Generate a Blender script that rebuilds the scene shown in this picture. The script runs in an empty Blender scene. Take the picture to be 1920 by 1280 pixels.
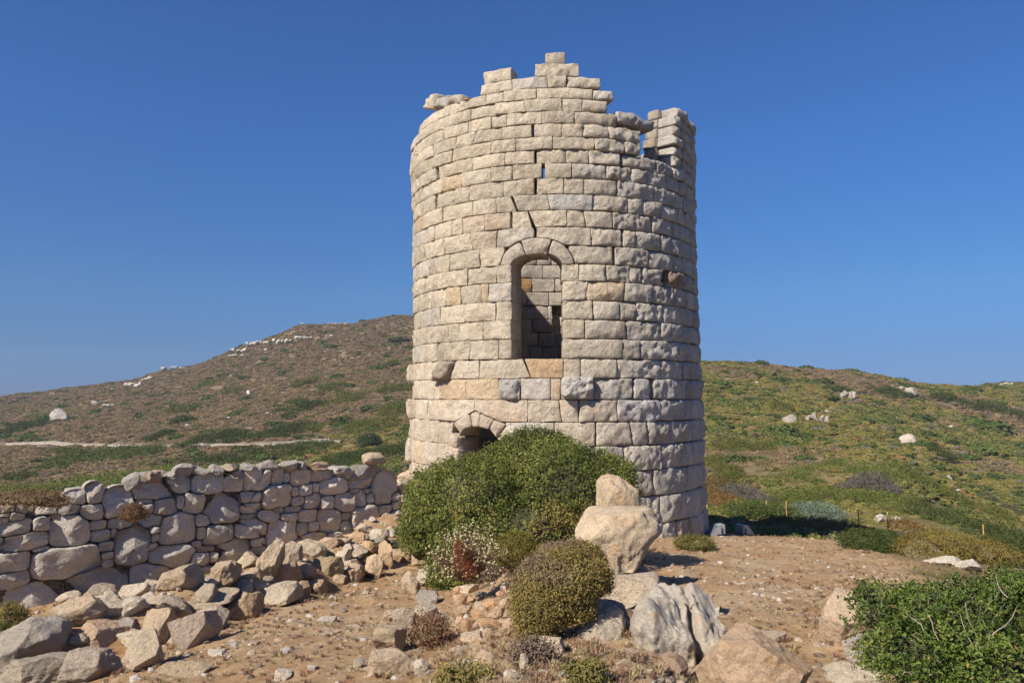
import bpy, math, random
import numpy as np
from math import radians, sin, cos, tan, atan, atan2, pi, sqrt
random.seed(7)
rng = np.random.default_rng(11)
scene = bpy.context.scene
COL = scene.collection

# ------------------------------------------------------------------ camera, sky, sun, exposure
F = 1440.0                                   # focal length in px of the 1920 px wide photograph
PITCH = atan(100/F)
cam_d = bpy.data.cameras.new('camera'); cam = bpy.data.objects.new('camera', cam_d); COL.objects.link(cam)
cam_d.lens = 27.0; cam_d.sensor_width = 36.0; cam_d.clip_start = 0.1; cam_d.clip_end = 6000
cam.location = (0, 0, 0); cam.rotation_euler = (radians(90)+PITCH, 0, 0)
scene.camera = cam
SUN_AZ = radians(46)                          # light travels towards +y turned this far to +x
SUN_EL = radians(41)
world = bpy.data.worlds.new('World'); scene.world = world; world.use_nodes = True
wn = world.node_tree.nodes; wl = world.node_tree.links; wn.clear()
sky = wn.new('ShaderNodeTexSky'); sky.sky_type = 'NISHITA'; sky.sun_disc = False
sky.sun_elevation = SUN_EL; sky.sun_rotation = SUN_AZ + pi
sky.altitude = 0; sky.air_density = 0.9; sky.dust_density = 0.0; sky.ozone_density = 7.0
bg = wn.new('ShaderNodeBackground'); bg.inputs['Strength'].default_value = 0.0925
wo = wn.new('ShaderNodeOutputWorld')
grade = wn.new('ShaderNodeMix'); grade.data_type = 'RGBA'; grade.blend_type = 'MULTIPLY'; grade.inputs[0].default_value = 1
tcw = wn.new('ShaderNodeTexCoord'); sxyz = wn.new('ShaderNodeSeparateXYZ'); ramp = wn.new('ShaderNodeValToRGB')      # clear-day colour by elevation
wl.new(tcw.outputs['Generated'], sxyz.inputs[0]); wl.new(sxyz.outputs[2], ramp.inputs[0]); wl.new(ramp.outputs[0], grade.inputs[7])
re_ = ramp.color_ramp.elements; re_[0].position = 0.0; re_[0].color = (.18, .275, .58, 1); re_[1].position = .45; re_[1].color = (.42, .665, .95, 1)
for q_, c_ in ((.06, (0.231, 0.354, 0.569)), (.124, (0.336, 0.494, 0.648)), (.30, (0.389, 0.633, 0.891))): e_ = re_.new(q_); e_.color = (*c_, 1)
wl.new(sky.outputs[0], grade.inputs[6]); wl.new(grade.outputs[2], bg.inputs[0]); wl.new(bg.outputs[0], wo.inputs[0])
sl = bpy.data.lights.new('sun', 'SUN'); sl.energy = 5.0; sl.angle = radians(0.53); sl.color = (1.0, 0.915, 0.80)
sun = bpy.data.objects.new('sun', sl); COL.objects.link(sun)
sun.rotation_euler = (radians(90)-SUN_EL, 0, -SUN_AZ); sun.location = (-20, -20, 30)
vs = scene.view_settings
vs.view_transform = 'Standard'; vs.look = 'None'; vs.gamma = 1; vs.exposure = 0.5; vs.use_curve_mapping = False
scene.render.engine = 'CYCLES'

# ------------------------------------------------------------------ helpers
def ray(px, py):
    u = (px-960)/F; v = (640-py)/F
    return np.array([u, cos(PITCH)-v*sin(PITCH), sin(PITCH)+v*cos(PITCH)])
def P(px, py, d):
    r = ray(px, py); return r*(d/r[1])
def proj(x, y, z):
    c = y*cos(PITCH)+z*sin(PITCH); v = -y*sin(PITCH)+z*cos(PITCH)
    return 960+F*x/c, 640-F*v/c

def _hash(i, j, k, s):
    h = (i*374761393 + j*668265263 + k*2147483647 + s*1274126177) & 0xffffffff
    h = ((h ^ (h >> 13))*1274126177) & 0xffffffff
    h = ((h ^ (h >> 16))*2246822519) & 0xffffffff
    return ((h ^ (h >> 15)) & 0xffffff)/float(0xffffff)*2-1
def vnoise(p, s=0):
    p = np.asarray(p, float); f = np.floor(p); i = f.astype(np.int64); t = p-f; t = t*t*t*(t*(t*6-15)+10)
    r = 0
    for a in (0, 1):
        wa = t[..., 0] if a else 1-t[..., 0]
        for b in (0, 1):
            wb = t[..., 1] if b else 1-t[..., 1]
            for c in (0, 1):
                wc = t[..., 2] if c else 1-t[..., 2]
                r = r + wa*wb*wc*_hash(i[..., 0]+a, i[..., 1]+b, i[..., 2]+c, s)
    return r
def fbm(p, o=3, s=0, g=0.5):
    r = 0; a = 1.0; p = np.asarray(p, float)
    for k in range(o):
        r = r + a*vnoise(p*(2**k), s+k*17); a *= g
    return r
def fbm2(x, y, sc, o=3, s=0):
    return fbm(np.stack([np.asarray(x, float)/sc, np.asarray(y, float)/sc, np.zeros_like(np.asarray(x, float))+.37], -1), o, s)
def sstep(t):
    t = np.clip(t, 0, 1); return t*t*(3-2*t)

def mesh_np(name, verts, faces, smooth=True):
    """faces: int array (n,3) or (n,4), or list of such arrays"""
    if not isinstance(faces, list): faces = [faces]
    faces = [np.asarray(f, np.int32) for f in faces if len(f)]
    me = bpy.data.meshes.new(name)
    verts = np.asarray(verts, np.float32)
    me.vertices.add(len(verts)); me.vertices.foreach_set('co', verts.ravel())
    tot = np.concatenate([np.full(len(f), f.shape[1], np.int32) for f in faces])
    loops = np.concatenate([f.ravel() for f in faces])
    start = np.concatenate([[0], np.cumsum(tot)[:-1]]).astype(np.int32)
    me.loops.add(len(loops)); me.loops.foreach_set('vertex_index', loops)
    me.polygons.add(len(tot)); me.polygons.foreach_set('loop_start', start); me.polygons.foreach_set('loop_total', tot)
    me.polygons.foreach_set('use_smooth', np.full(len(tot), smooth, bool))
    me.update(calc_edges=True)
    return me
def link(name, me, mat=None, parent=None, loc=None, color=None):
    o = bpy.data.objects.new(name, me); COL.objects.link(o)
    if mat is not None and len(me.materials) == 0: me.materials.append(mat)
    if parent is not None: o.parent = parent
    if loc is not None: o.location = loc
    if color is not None: o.color = (*color, 1)
    return o
def tag(o, label=None, cat=None, group=None, kind=None):
    if label: o['label'] = label
    if cat: o['category'] = cat
    if group: o['group'] = group
    if kind: o['kind'] = kind
    return o
def empty(name, loc=(0, 0, 0)):
    o = bpy.data.objects.new(name, None); COL.objects.link(o); o.location = loc; o.empty_display_size = .2
    return o
def set_col(me, cols):
    a = me.attributes.new('tint', 'FLOAT_COLOR', 'POINT')
    c = np.ones((len(cols), 4), np.float32); c[:, :3] = cols
    a.data.foreach_set('color', c.ravel())

# ------------------------------------------------------------------ materials
class NT:
    def __init__(s, name):
        s.m = bpy.data.materials.new(name); s.m.use_nodes = True
        s.n = s.m.node_tree.nodes; s.l = s.m.node_tree.links; s.n.clear()
        s.out = s.n.new('ShaderNodeOutputMaterial'); s.b = s.n.new('ShaderNodeBsdfPrincipled')
        s.l.new(s.b.outputs[0], s.out.inputs[0]); s.b.inputs['Roughness'].default_value = .9
        s.b.inputs['Specular IOR Level'].default_value = .25
    def put(s, sock, v):
        if hasattr(v, 'is_output'): s.l.new(v, sock)
        elif isinstance(v, (tuple, list)) and len(v) == 3 and sock.type == 'RGBA': sock.default_value = (*v, 1)
        else: sock.default_value = v
    def coord(s, kind='Object'):
        return s.n.new('ShaderNodeTexCoord').outputs[kind]
    def pos(s): return s.n.new('ShaderNodeNewGeometry').outputs['Position']
    def noise(s, sc, det=4, rough=.6, vec=None, dist=0.0):
        t = s.n.new('ShaderNodeTexNoise'); t.inputs['Scale'].default_value = sc; t.inputs['Detail'].default_value = det
        t.inputs['Roughness'].default_value = rough; t.inputs['Distortion'].default_value = dist
        if vec is not None: s.l.new(vec, t.inputs['Vector'])
        return t.outputs[0]
    def voro(s, sc, vec=None, feat='F1', out=0):
        t = s.n.new('ShaderNodeTexVoronoi'); t.feature = feat; t.inputs['Scale'].default_value = sc
        if vec is not None: s.l.new(vec, t.inputs['Vector'])
        return t.outputs[out]
    def rng(s, v, a, b, c=0.0, d=1.0):
        t = s.n.new('ShaderNodeMapRange'); t.interpolation_type = 'SMOOTHSTEP'
        s.put(t.inputs[0], v); t.inputs[1].default_value = a; t.inputs[2].default_value = b
        t.inputs[3].default_value = c; t.inputs[4].default_value = d; return t.outputs[0]
    def mix(s, f, a, b, mode='MIX'):
        t = s.n.new('ShaderNodeMix'); t.data_type = 'RGBA'; t.blend_type = mode
        s.put(t.inputs[0], f); s.put(t.inputs[6], a); s.put(t.inputs[7], b); return t.outputs[2]
    def math(s, op, a, b=0.0):
        t = s.n.new('ShaderNodeMath'); t.operation = op; s.put(t.inputs[0], a); s.put(t.inputs[1], b); return t.outputs[0]
    def bump(s, h, strength, dist, prev=None):
        t = s.n.new('ShaderNodeBump'); t.inputs['Strength'].default_value = strength; t.inputs['Distance'].default_value = dist
        s.l.new(h, t.inputs['Height'])
        if prev is not None: s.l.new(prev, t.inputs['Normal'])
        return t.outputs[0]
    def attr(s, n, out='Color'):
        t = s.n.new('ShaderNodeAttribute'); t.attribute_name = n; return t.outputs[out]
    def objcol(s): return s.n.new('ShaderNodeObjectInfo').outputs['Color']
    def objrand(s): return s.n.new('ShaderNodeObjectInfo').outputs['Random']

def limestone(name, use_attr=False, fine=1.0, pit=1.0, ochre=.55, relief=1.0, streak=False):
    t = NT(name); p = t.pos()
    base = t.attr('tint') if use_attr else t.objcol()
    n1 = t.noise(1.5/fine, 6, .66, p, .3); n2 = t.noise(6/fine, 7, .7, p, .2); n3 = t.noise(30/fine, 6, .75, p); n6 = t.noise(13/fine, 6, .7, p, .6)
    c = t.mix(t.rng(n2, .38, .62, 0, .8), base, (1.22, 1.19, 1.15), 'MULTIPLY')
    c = t.mix(t.rng(n1, .46, .62, 0, .6), c, (.85, .83, .79), 'MULTIPLY')           # grey weathering
    n4 = t.noise(2.6/fine, 6, .65, p, .4)
    c = t.mix(t.rng(n4, .56, .70, 0, ochre), c, (1.12, .86, .60), 'MULTIPLY')         # ochre stain
    c = t.mix(t.rng(n6, .58, .69, 0, .55), c, (.55, .53, .50), 'MULTIPLY')          # dark lichen
    c = t.mix(t.rng(n6, .30, .40, .6, 0), c, (1.22, 1.22, 1.22), 'MULTIPLY')        # pale scars
    c = t.mix(t.rng(n3, .30, .44, .7, 0), c, (.55, .51, .47), 'MULTIPLY')           # pits
    if streak:
        mp = t.n.new('ShaderNodeMapping'); mp.inputs['Scale'].default_value = (1.6, 1.6, .22); t.l.new(p, mp.inputs['Vector'])
        st = t.noise(1.3, 6, .7, mp.outputs[0]); c = t.mix(t.rng(st, .50, .64, 0, .55), c, (.70, .67, .64), 'MULTIPLY'); c = t.mix(t.rng(st, .34, .44, .45, 0), c, (1.12, 1.10, 1.06), 'MULTIPLY')
    t.put(t.b.inputs['Base Color'], c)
    v = t.voro(15/fine, p)
    b = t.bump(n2, .9*relief, .13*fine)
    b = t.bump(n6, .95*relief, .075*fine, b)
    b = t.bump(v, .5*pit, .02*fine, b)
    b = t.bump(n3, .8*pit, .02*fine, b)
    t.put(t.b.inputs['Normal'], b)
    return t.m
M_tower = limestone('tower_limestone', pit=1.1, ochre=.35, streak=True)
M_tower_bulk = limestone('tower_limestone_bulk', True, pit=1.1, ochre=.35, streak=True)
M_rock = limestone('field_rock', fine=.6, pit=1.2, ochre=.5, relief=1.25)
M_rock_bulk = limestone('field_rock_bulk', True, fine=.6, pit=1.2, ochre=.7)
M_bigrock = limestone('weathered_boulder', fine=.32, pit=1.5, ochre=.6)

def ground_mat():
    t = NT('dry_soil'); p = t.pos(); k = t.attr('tint')        # tint r: bare path, g: green scrub cover, b: pale rock
    sep = t.n.new('ShaderNodeSeparateColor'); t.l.new(k, sep.inputs[0]); path, green, pale = sep.outputs[0], sep.outputs[1], sep.outputs[2]
    n1 = t.noise(.9, 6, .65, p); n2 = t.noise(6, 6, .7, p); n3 = t.noise(32, 7, .8, p)
    soil = t.mix(t.rng(n1, .35, .65), (0.331, 0.185, 0.089), (0.411, 0.270, 0.143))
    soil = t.mix(t.rng(n2, .40, .62, 0, .8), soil, (0.432, 0.307, 0.176))
    soil = t.mix(t.rng(n3, .56, .70, 0, .85), soil, (0.460, 0.378, 0.261))
    n6 = t.noise(2.3, 6, .7, p)
    soil = t.mix(t.rng(n6, .54, .68, 0, .75), soil, (0.331, 0.221, 0.097))             # dry grass litter
    soil = t.mix(t.rng(n2, .30, .42, .6, 0), soil, (0.237, 0.124, 0.060))
    n7 = t.noise(9, 8, .8, p)
    soil = t.mix(t.rng(n7, .56, .66, 0, .5), soil, (0.204, 0.110, 0.053))
    soil = t.mix(t.rng(n7, .30, .42, .5, 0), soil, (0.504, 0.360, 0.211))
    n8 = t.noise(3.2, 9, .82, p, .5)
    soil = t.mix(t.rng(n8, .53, .60, 0, .45), soil, (0.237, 0.161, 0.092))
    soil = t.mix(t.rng(n8, .38, .45, .45, 0), soil, (0.577, 0.471, 0.313))
    soil = t.mix(pale, soil, (0.475, 0.385, 0.261))
    f1 = t.noise(.05, 6, .7, p); f2 = t.noise(.5, 6, .7, p)
    scrub = t.mix(t.rng(f2, .35, .65), (0.167, 0.116, 0.067), (0.234, 0.176, 0.106))
    scrub = t.mix(t.rng(f1, .4, .62, 0, .5), scrub, (0.136, 0.104, 0.060))
    gcol = t.mix(t.rng(f2, .38, .6), (0.155, 0.135, 0.046), (0.204, 0.157, 0.069))
    far = t.mix(green, scrub, gcol)
    c = t.mix(path, far, soil)
    t.put(t.b.inputs['Base Color'], c)
    b = t.bump(n2, .7, .06); b = t.bump(n7, .7, .035, b); b = t.bump(n3, .8, .015, b)
    t.put(t.b.inputs['Normal'], b); t.b.inputs['Roughness'].default_value = .95
    t.b.inputs['Specular IOR Level'].default_value = .1
    return t.m
M_ground = ground_mat()

def leaf_mat(name, rough=.55, spec=.35, trans=.25, objtint=False):
    t = NT(name); c = t.attr('tint')
    if objtint: c = t.mix(1.0, c, t.objcol(), 'MULTIPLY')
    t.put(t.b.inputs['Base Color'], c); t.b.inputs['Roughness'].default_value = rough
    t.b.inputs['Specular IOR Level'].default_value = spec
    tr = t.n.new('ShaderNodeBsdfTranslucent'); t.put(tr.inputs[0], t.mix(1.0, c, (1.2, 1.35, .6), 'MULTIPLY'))
    mx = t.n.new('ShaderNodeMixShader'); mx.inputs[0].default_value = trans
    t.l.new(t.b.outputs[0], mx.inputs[1]); t.l.new(tr.outputs[0], mx.inputs[2]); t.l.new(mx.outputs[0], t.out.inputs[0])
    return t.m
M_leaf = leaf_mat('glossy_leaf'); M_dryleaf = leaf_mat('dry_leaf', .8, .1, .15)
M_scrub = leaf_mat('scrub_leaf', .85, .08, .12)
def plain(name, col, rough=.8, metal=0.0, var=.25, sc=8):
    t = NT(name); n = t.noise(sc, 5, .6, t.pos())
    a = tuple(x*(1-var) for x in col); b = tuple(min(1, x*(1+var)) for x in col)
    t.put(t.b.inputs['Base Color'], t.mix(t.rng(n, .35, .65), a, b)); t.b.inputs['Roughness'].default_value = rough
    t.b.inputs['Metallic'].default_value = metal; return t.m
M_twig = plain('grey_twig', (.22, .18, .14), .9, 0, .35, 30)
M_stem = plain('pale_stem', (.36, .30, .24), .8, 0, .3, 30)
M_core = plain('dark_brown_twigs', (.045, .040, .022), .95, 0, .5, 12)  # dark brown of the dense twigs inside the bushes
M_drycore = plain('dry_twigs', (.16, .125, .065), .95, 0, .4, 20)
M_post = plain('orange_post', (.52, .30, .11), .7, 0, .15, 6)
M_wire = plain('wire', (.22, .20, .18), .5, .6, .1)
M_metal = plain('grey_coated_metal', (.36, .37, .38), .45, .3, .12, 10)
M_dark = plain('dark_plastic', (.04, .04, .045), .5, 0, .2, 10)
g = NT('lamp_glass'); g.put(g.b.inputs['Base Color'], (.10, .13, .16)); g.b.inputs['Roughness'].default_value = .08; g.b.inputs['Specular IOR Level'].default_value = .9; M_glass = g.m
M_rubcore = plain('earth_fill', (.12, .09, .065), .95, 0, .5, 14)
M_terracotta = plain('terracotta_shard', (.50, .17, .08), .85, 0, .2, 20)

# ------------------------------------------------------------------ terrain
PXG = np.arange(-1400, 3400, 20.0)
def zrow(vals, d, px=(-600, 0, 300, 600, 850, 1037, 1250, 1450, 1700, 1920, 2500), sm=3):
    r = np.interp(PXG, px, vals)
    for _ in range(sm): r = np.convolve(np.pad(r, 2, 'edge'), [.1, .22, .36, .22, .1], 'valid')
    return r
def yrow(pts, d, sm=2):
    px = [p[0] for p in pts]; r = np.interp(PXG, px, [p[1] for p in pts])
    for _ in range(sm): r = np.convolve(np.pad(r, 2, 'edge'), [.1, .22, .36, .22, .1], 'valid')
    return d*np.tan(PITCH+np.arctan((640-r)/F))
ROWS = [
 (0.2, zrow([-1.55]*11, 0)), (1.5, zrow([-1.6]*11, 0)),
 (4,  zrow([-2.0, -2.0, -1.93, -1.85, -1.72, -1.65, -1.7, -1.8, -1.8, -1.75, -1.7], 0)),
 (6,  zrow([-2.7, -2.5, -2.28, -2.12, -2.02, -1.98, -2.0, -2.1, -2.0, -1.97, -1.9], 0)),
 (8,  zrow([-3.1, -3.0, -2.65, -2.40, -2.30, -2.25, -2.25, -2.32, -2.25, -2.3, -2.4], 0)),
 (12, zrow([-3.9, -3.6, -3.2, -2.95, -2.8, -2.7, -2.7, -2.78, -2.75, -2.9, -3.1], 0)),
 (16, zrow([-4.2, -4.0, -3.7, -3.35, -3.3, -3.2, -3.2, -3.22, -3.3, -3.5, -3.9], 0)),
 (20, zrow([-4.8, -4.6, -4.3, -3.9, -3.75, -3.7, -3.65, -3.68, -3.9, -4.2, -4.8], 0)),
 (25, zrow([-6.5, -6, -5.6, -4.9, -4.3, -4.1, -4.25, -4.55, -4.9, -5.2, -6], 0)),
 (35, zrow([-9, -8.5, -8, -7, -6, -5.5, -5.6, -5.75, -6.2, -7, -8], 0)),
 (50, yrow([(-600, 975), (0, 962), (300, 955), (600, 950), (850, 930), (1037, 900), (1250, 940), (1450, 942), (1600, 930), (1700, 940), (1800, 975), (1920, 995), (2500, 1040)], 50)),
 (66, yrow([(-600, 945), (0, 925), (300, 905), (600, 890), (850, 870), (1037, 860), (1250, 885), (1450, 858), (1600, 838), (1700, 850), (1790, 925), (1920, 965), (2500, 1000)], 66)),
 (88, yrow([(-600, 910), (0, 888), (300, 872), (600, 850), (850, 820), (1037, 810), (1250, 820), (1450, 822), (1600, 822), (1700, 850), (1800, 895), (1920, 905), (2500, 950)], 88)),
 (125, yrow([(-600, 865), (0, 845), (300, 822), (600, 785), (850, 750), (1037, 745), (1250, 738), (1450, 745), (1600, 760), (1700, 775), (1920, 805), (2500, 850)], 125)),
 (180, yrow([(-600, 815), (0, 795), (300, 760), (600, 700), (850, 670), (1037, 668), (1313, 672), (1381, 677.5), (1455, 683), (1545, 692), (1642, 700), (1668, 706), (1713, 716), (1791, 719), (1833, 724), (1881, 727), (1920, 729), (2500, 760)], 180, 1)),
 (240, yrow([(-600, 780), (0, 763), (162, 742), (300, 715), (440, 678), (600, 637), (700, 625), (850, 620), (1037, 640), (1313, 690), (1500, 702), (1700, 730), (1833, 727), (1881, 722), (1920, 718), (2100, 715), (2500, 730)], 240)),
 (300, yrow([(-600, 772), (0, 745.5), (162, 722), (244, 714), (284, 701), (353, 685), (406, 667), (439, 652), (508, 632), (540, 618), (569, 606), (601, 609), (662, 606), (691, 598), (731, 591), (772, 590), (850, 590), (1037, 605), (1313, 700), (1600, 722), (1920, 745), (2500, 760)], 300, 0)),
 (380, yrow([(-600, 785), (0, 765), (300, 730), (600, 650), (850, 640), (1037, 660), (1313, 735), (1920, 770), (2500, 790)], 380)),
 (600, yrow([(-600, 800), (0, 800), (850, 790), (1313, 790), (2500, 800)], 600)),
]
RD = np.log(np.array([r[0] for r in ROWS])); RZ = np.array([r[1] for r in ROWS])
def base_ground(x, y):
    x = np.asarray(x, float); y = np.maximum(np.asarray(y, float), .21)
    px = np.clip(960+F*x/y, PXG[0], PXG[-1]-21); fi = (px-PXG[0])/20; i0 = fi.astype(int); ft = fi-i0
    ld = np.clip(np.log(y), RD[0], RD[-1]-1e-6); k = np.clip(np.searchsorted(RD, ld, 'right')-1, 0, len(RD)-2)
    def val(kk):
        kk = np.clip(kk, 0, len(RD)-1); return RZ[kk, i0]*(1-ft)+RZ[kk, i0+1]*ft
    d0 = RD[k]; d1 = RD[k+1]; h = d1-d0; t = (ld-d0)/h
    p0, p1 = val(k), val(k+1); km = np.clip(k-1, 0, None); kp = np.clip(k+2, None, len(RD)-1)
    m0 = (p1-val(km))/(d1-RD[km])*h; m1 = (val(kp)-p0)/(RD[kp]-d0)*h
    t2 = t*t; t3 = t2*t
    return (2*t3-3*t2+1)*p0+(t3-2*t2+t)*m0+(-2*t3+3*t2)*p1+(t3-t2)*m1
def seg_dist(x, y, pts):
    best = np.full(np.shape(x), 1e9)
    for (ax, ay), (bx, by) in zip(pts[:-1], pts[1:]):
        dx, dy = bx-ax, by-ay; t = np.clip(((x-ax)*dx+(y-ay)*dy)/(dx*dx+dy*dy), 0, 1)
        best = np.minimum(best, np.hypot(x-ax-t*dx, y-ay-t*dy))
    return best
RUBBLE = [(-7.2, 8.0), (-5.6, 8.3), (-4.2, 9.6), (-3.6, 11.5), (-2.95, 14.2), (-2.5, 16.2)]
MOUND = [(.15, 3.4), (.35, 6.0), (.45, 8.5), (.5, 11.5), (.6, 14.5)]
MOUND2 = [(-2.9, 16.5), (-2.0, 17.5), (-1.5, 19)]
def ground(x, y):
    x = np.asarray(x, float); y = np.asarray(y, float)
    z = base_ground(x, y)
    near = sstep((40-y)/15)
    z = z + near*(.05*fbm2(x, y, 1.3, 4, 3)+.03*fbm2(x, y, .33, 3, 9))
    dr = seg_dist(x, y, RUBBLE); z = z + .38*sstep((.95-dr)/.7)*(1+.35*fbm2(x, y, .8, 2, 5))
    dm = seg_dist(x, y, MOUND); z = z + .24*sstep((1.0-dm)/.55)*(1+.25*fbm2(x, y, .9, 3, 6))
    d2 = seg_dist(x, y, MOUND2); z = z + .5*sstep((1.2-d2)/.9)
    far = sstep((y-30)/30)
    z = z + far*(np.minimum(y, 300)/300)*(1.5*fbm2(x, y, 38, 3, 21)+.75*fbm2(x, y, 9, 3, 31)) - far*.4*(y/300)
    z = z + far*.16*fbm2(x, y, 2.2, 3, 41)
    return z
def hit(px, py, d0=2.0, d1=420):
    r = ray(px, py); d = np.geomspace(d0, d1, 1500); x = r[0]/r[1]*d; z = r[2]/r[1]*d
    g = ground(x, d); k = np.argmax(z < g)
    if z[k] >= g[k]: return None
    return float(d[k])
def gz(x, y): return float(ground(np.array([x]), np.array([y]))[0])

def path_mask(x, y):
    n = fbm2(x, y, 1.6, 3, 77)
    a = sstep((22.5-y+n*1.2)/2.5)
    e = sstep((2.6+.36*y-x+n*.8)/.9)                     # knoll edge on the right
    px = 960+F*x/np.maximum(y, .1)
    right_soil = sstep((25-y+n)/2)*sstep((px-1290)/60)*sstep((1640-px+n*60)/60)  # stretch of bare soil to the right of the tower
    return np.clip(np.maximum(a*e, right_soil), 0, 1)
def green_mask(x, y):
    px = 960+F*x/np.maximum(y, .1)
    n = fbm2(x, y, 22, 4, 88)
    right = sstep((px-1180)/160)
    mid = sstep((140-y)/70)*sstep((px-420)/300)
    return np.clip(right*(.72+.8*n)+mid*(.45+.9*n)*(1-right)+(1-right)*(1-mid)*np.clip(n-.35, 0, 1), 0, 1)

NU, NV = 760, 620
uu = np.linspace(-1.25, 1.25, NU); dd = np.concatenate([np.geomspace(.5, 40, 340, endpoint=False), np.geomspace(40, 600, 280)])
UU, DD = np.meshgrid(uu, dd); XX = UU*DD
ZZ = ground(XX, DD)
idx = np.arange(NU*NV).reshape(NV, NU)
quads = np.stack([idx[:-1, :-1], idx[:-1, 1:], idx[1:, 1:], idx[1:, :-1]], -1).reshape(-1, 4)
tm = mesh_np('ground', np.stack([XX, DD, ZZ], -1).reshape(-1, 3), quads)
pale = np.clip(sstep((fbm2(XX, DD, .9, 4, 55)-.45)/.25)*.35*path_mask(XX, DD), 0, 1)
# trodden pale track and chalky flats beside the knoll edge
pale = np.maximum(pale, .55*sstep((.9-np.abs(XX-(.26*DD+.2)+.5*fbm2(XX, DD, 2, 2, 4)))/.9)*sstep((fbm2(XX, DD, .7, 4, 59)+.05)/.5)*path_mask(XX, DD))
set_col(tm, np.stack([path_mask(XX, DD), green_mask(XX, DD), pale], -1).reshape(-1, 3))
tag(link('ground', tm, M_ground), kind='structure')
# flat sea-level plain far below, out to the horizon
pl = mesh_np('distant_plain', [(-5000, -800, -70), (5000, -800, -70), (5000, 5500, -70), (-5000, 5500, -70)], np.array([(0, 1, 2, 3)]))
set_col(pl, np.array([[0, .2, 0]]*4)); tag(link('distant_plain', pl, M_ground), kind='structure')

# ------------------------------------------------------------------ round tower
TY = 23.36
def _edge(px, py):
    r = ray(px, py); return atan(r[0]/r[1])
SIL = [(205, 789, 1296), (240, 780, 1300), (280, 770, 1302), (320, 769.5, 1302.5), (400, 773.5, 1304), (480, 774, 1306), (600, 775, 1310), (700, 774, 1315), (760, 772, 1318), (870, 768, 1321), (930, 765, 1324), (995, 761, 1328), (1010, 759, 1331)]
zs, cxs, rs = [], [], []
for (yy, l, r_) in SIL:
    a, b = _edge(l, yy), _edge(r_, yy); m = (a+b)/2; h = (b-a)/2
    cx = TY*tan(m); D = TY/cos(m); R = D*sin(h); dt = TY*(1-(R/D)**2)
    rr = ray(1040, yy); zs.append(dt*rr[2]/rr[1]); cxs.append(cx); rs.append(R)
o_ = np.argsort(zs); zs = np.array(zs)[o_]; cxs = np.array(cxs)[o_]; rs = np.array(rs)[o_]-.03
def TC(z): return np.interp(z, zs, cxs)
def TR(z): return np.interp(z, zs, rs)
def tpt(th, z, off=0.0):
    r = TR(z)+off; return np.stack([TC(z)+r*np.sin(th), TY-r*np.cos(th), z+0*th], -1)
def px_to_tz(px, py, back=False):
    z = 0.0
    r = ray(px, py)
    for _ in range(12):
        cx, R = float(TC(z)), float(TR(z))-(.85 if back else 0); dx, dy = r[0], r[1]
        A = dx*dx+dy*dy; B = -2*(dx*cx+dy*TY); C = cx*cx+TY*TY-R*R; disc = max(B*B-4*A*C, 0)
        t = (-B+(sqrt(disc) if back else -sqrt(disc)))/(2*A); z = r[2]*t
    x, y = dx*t-cx, dy*t-TY
    return atan2(x, -y), z
_th = np.linspace(radians(-84), radians(84), 400)
def th_of(px, z):
    p = tpt(_th, np.full(400, z)); X, _ = proj(p[:, 0], p[:, 1], p[:, 2])
    k0, k1 = np.argmin(X), np.argmax(X)
    return float(np.interp(px, X[k0:k1+1], _th[k0:k1+1]))

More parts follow.
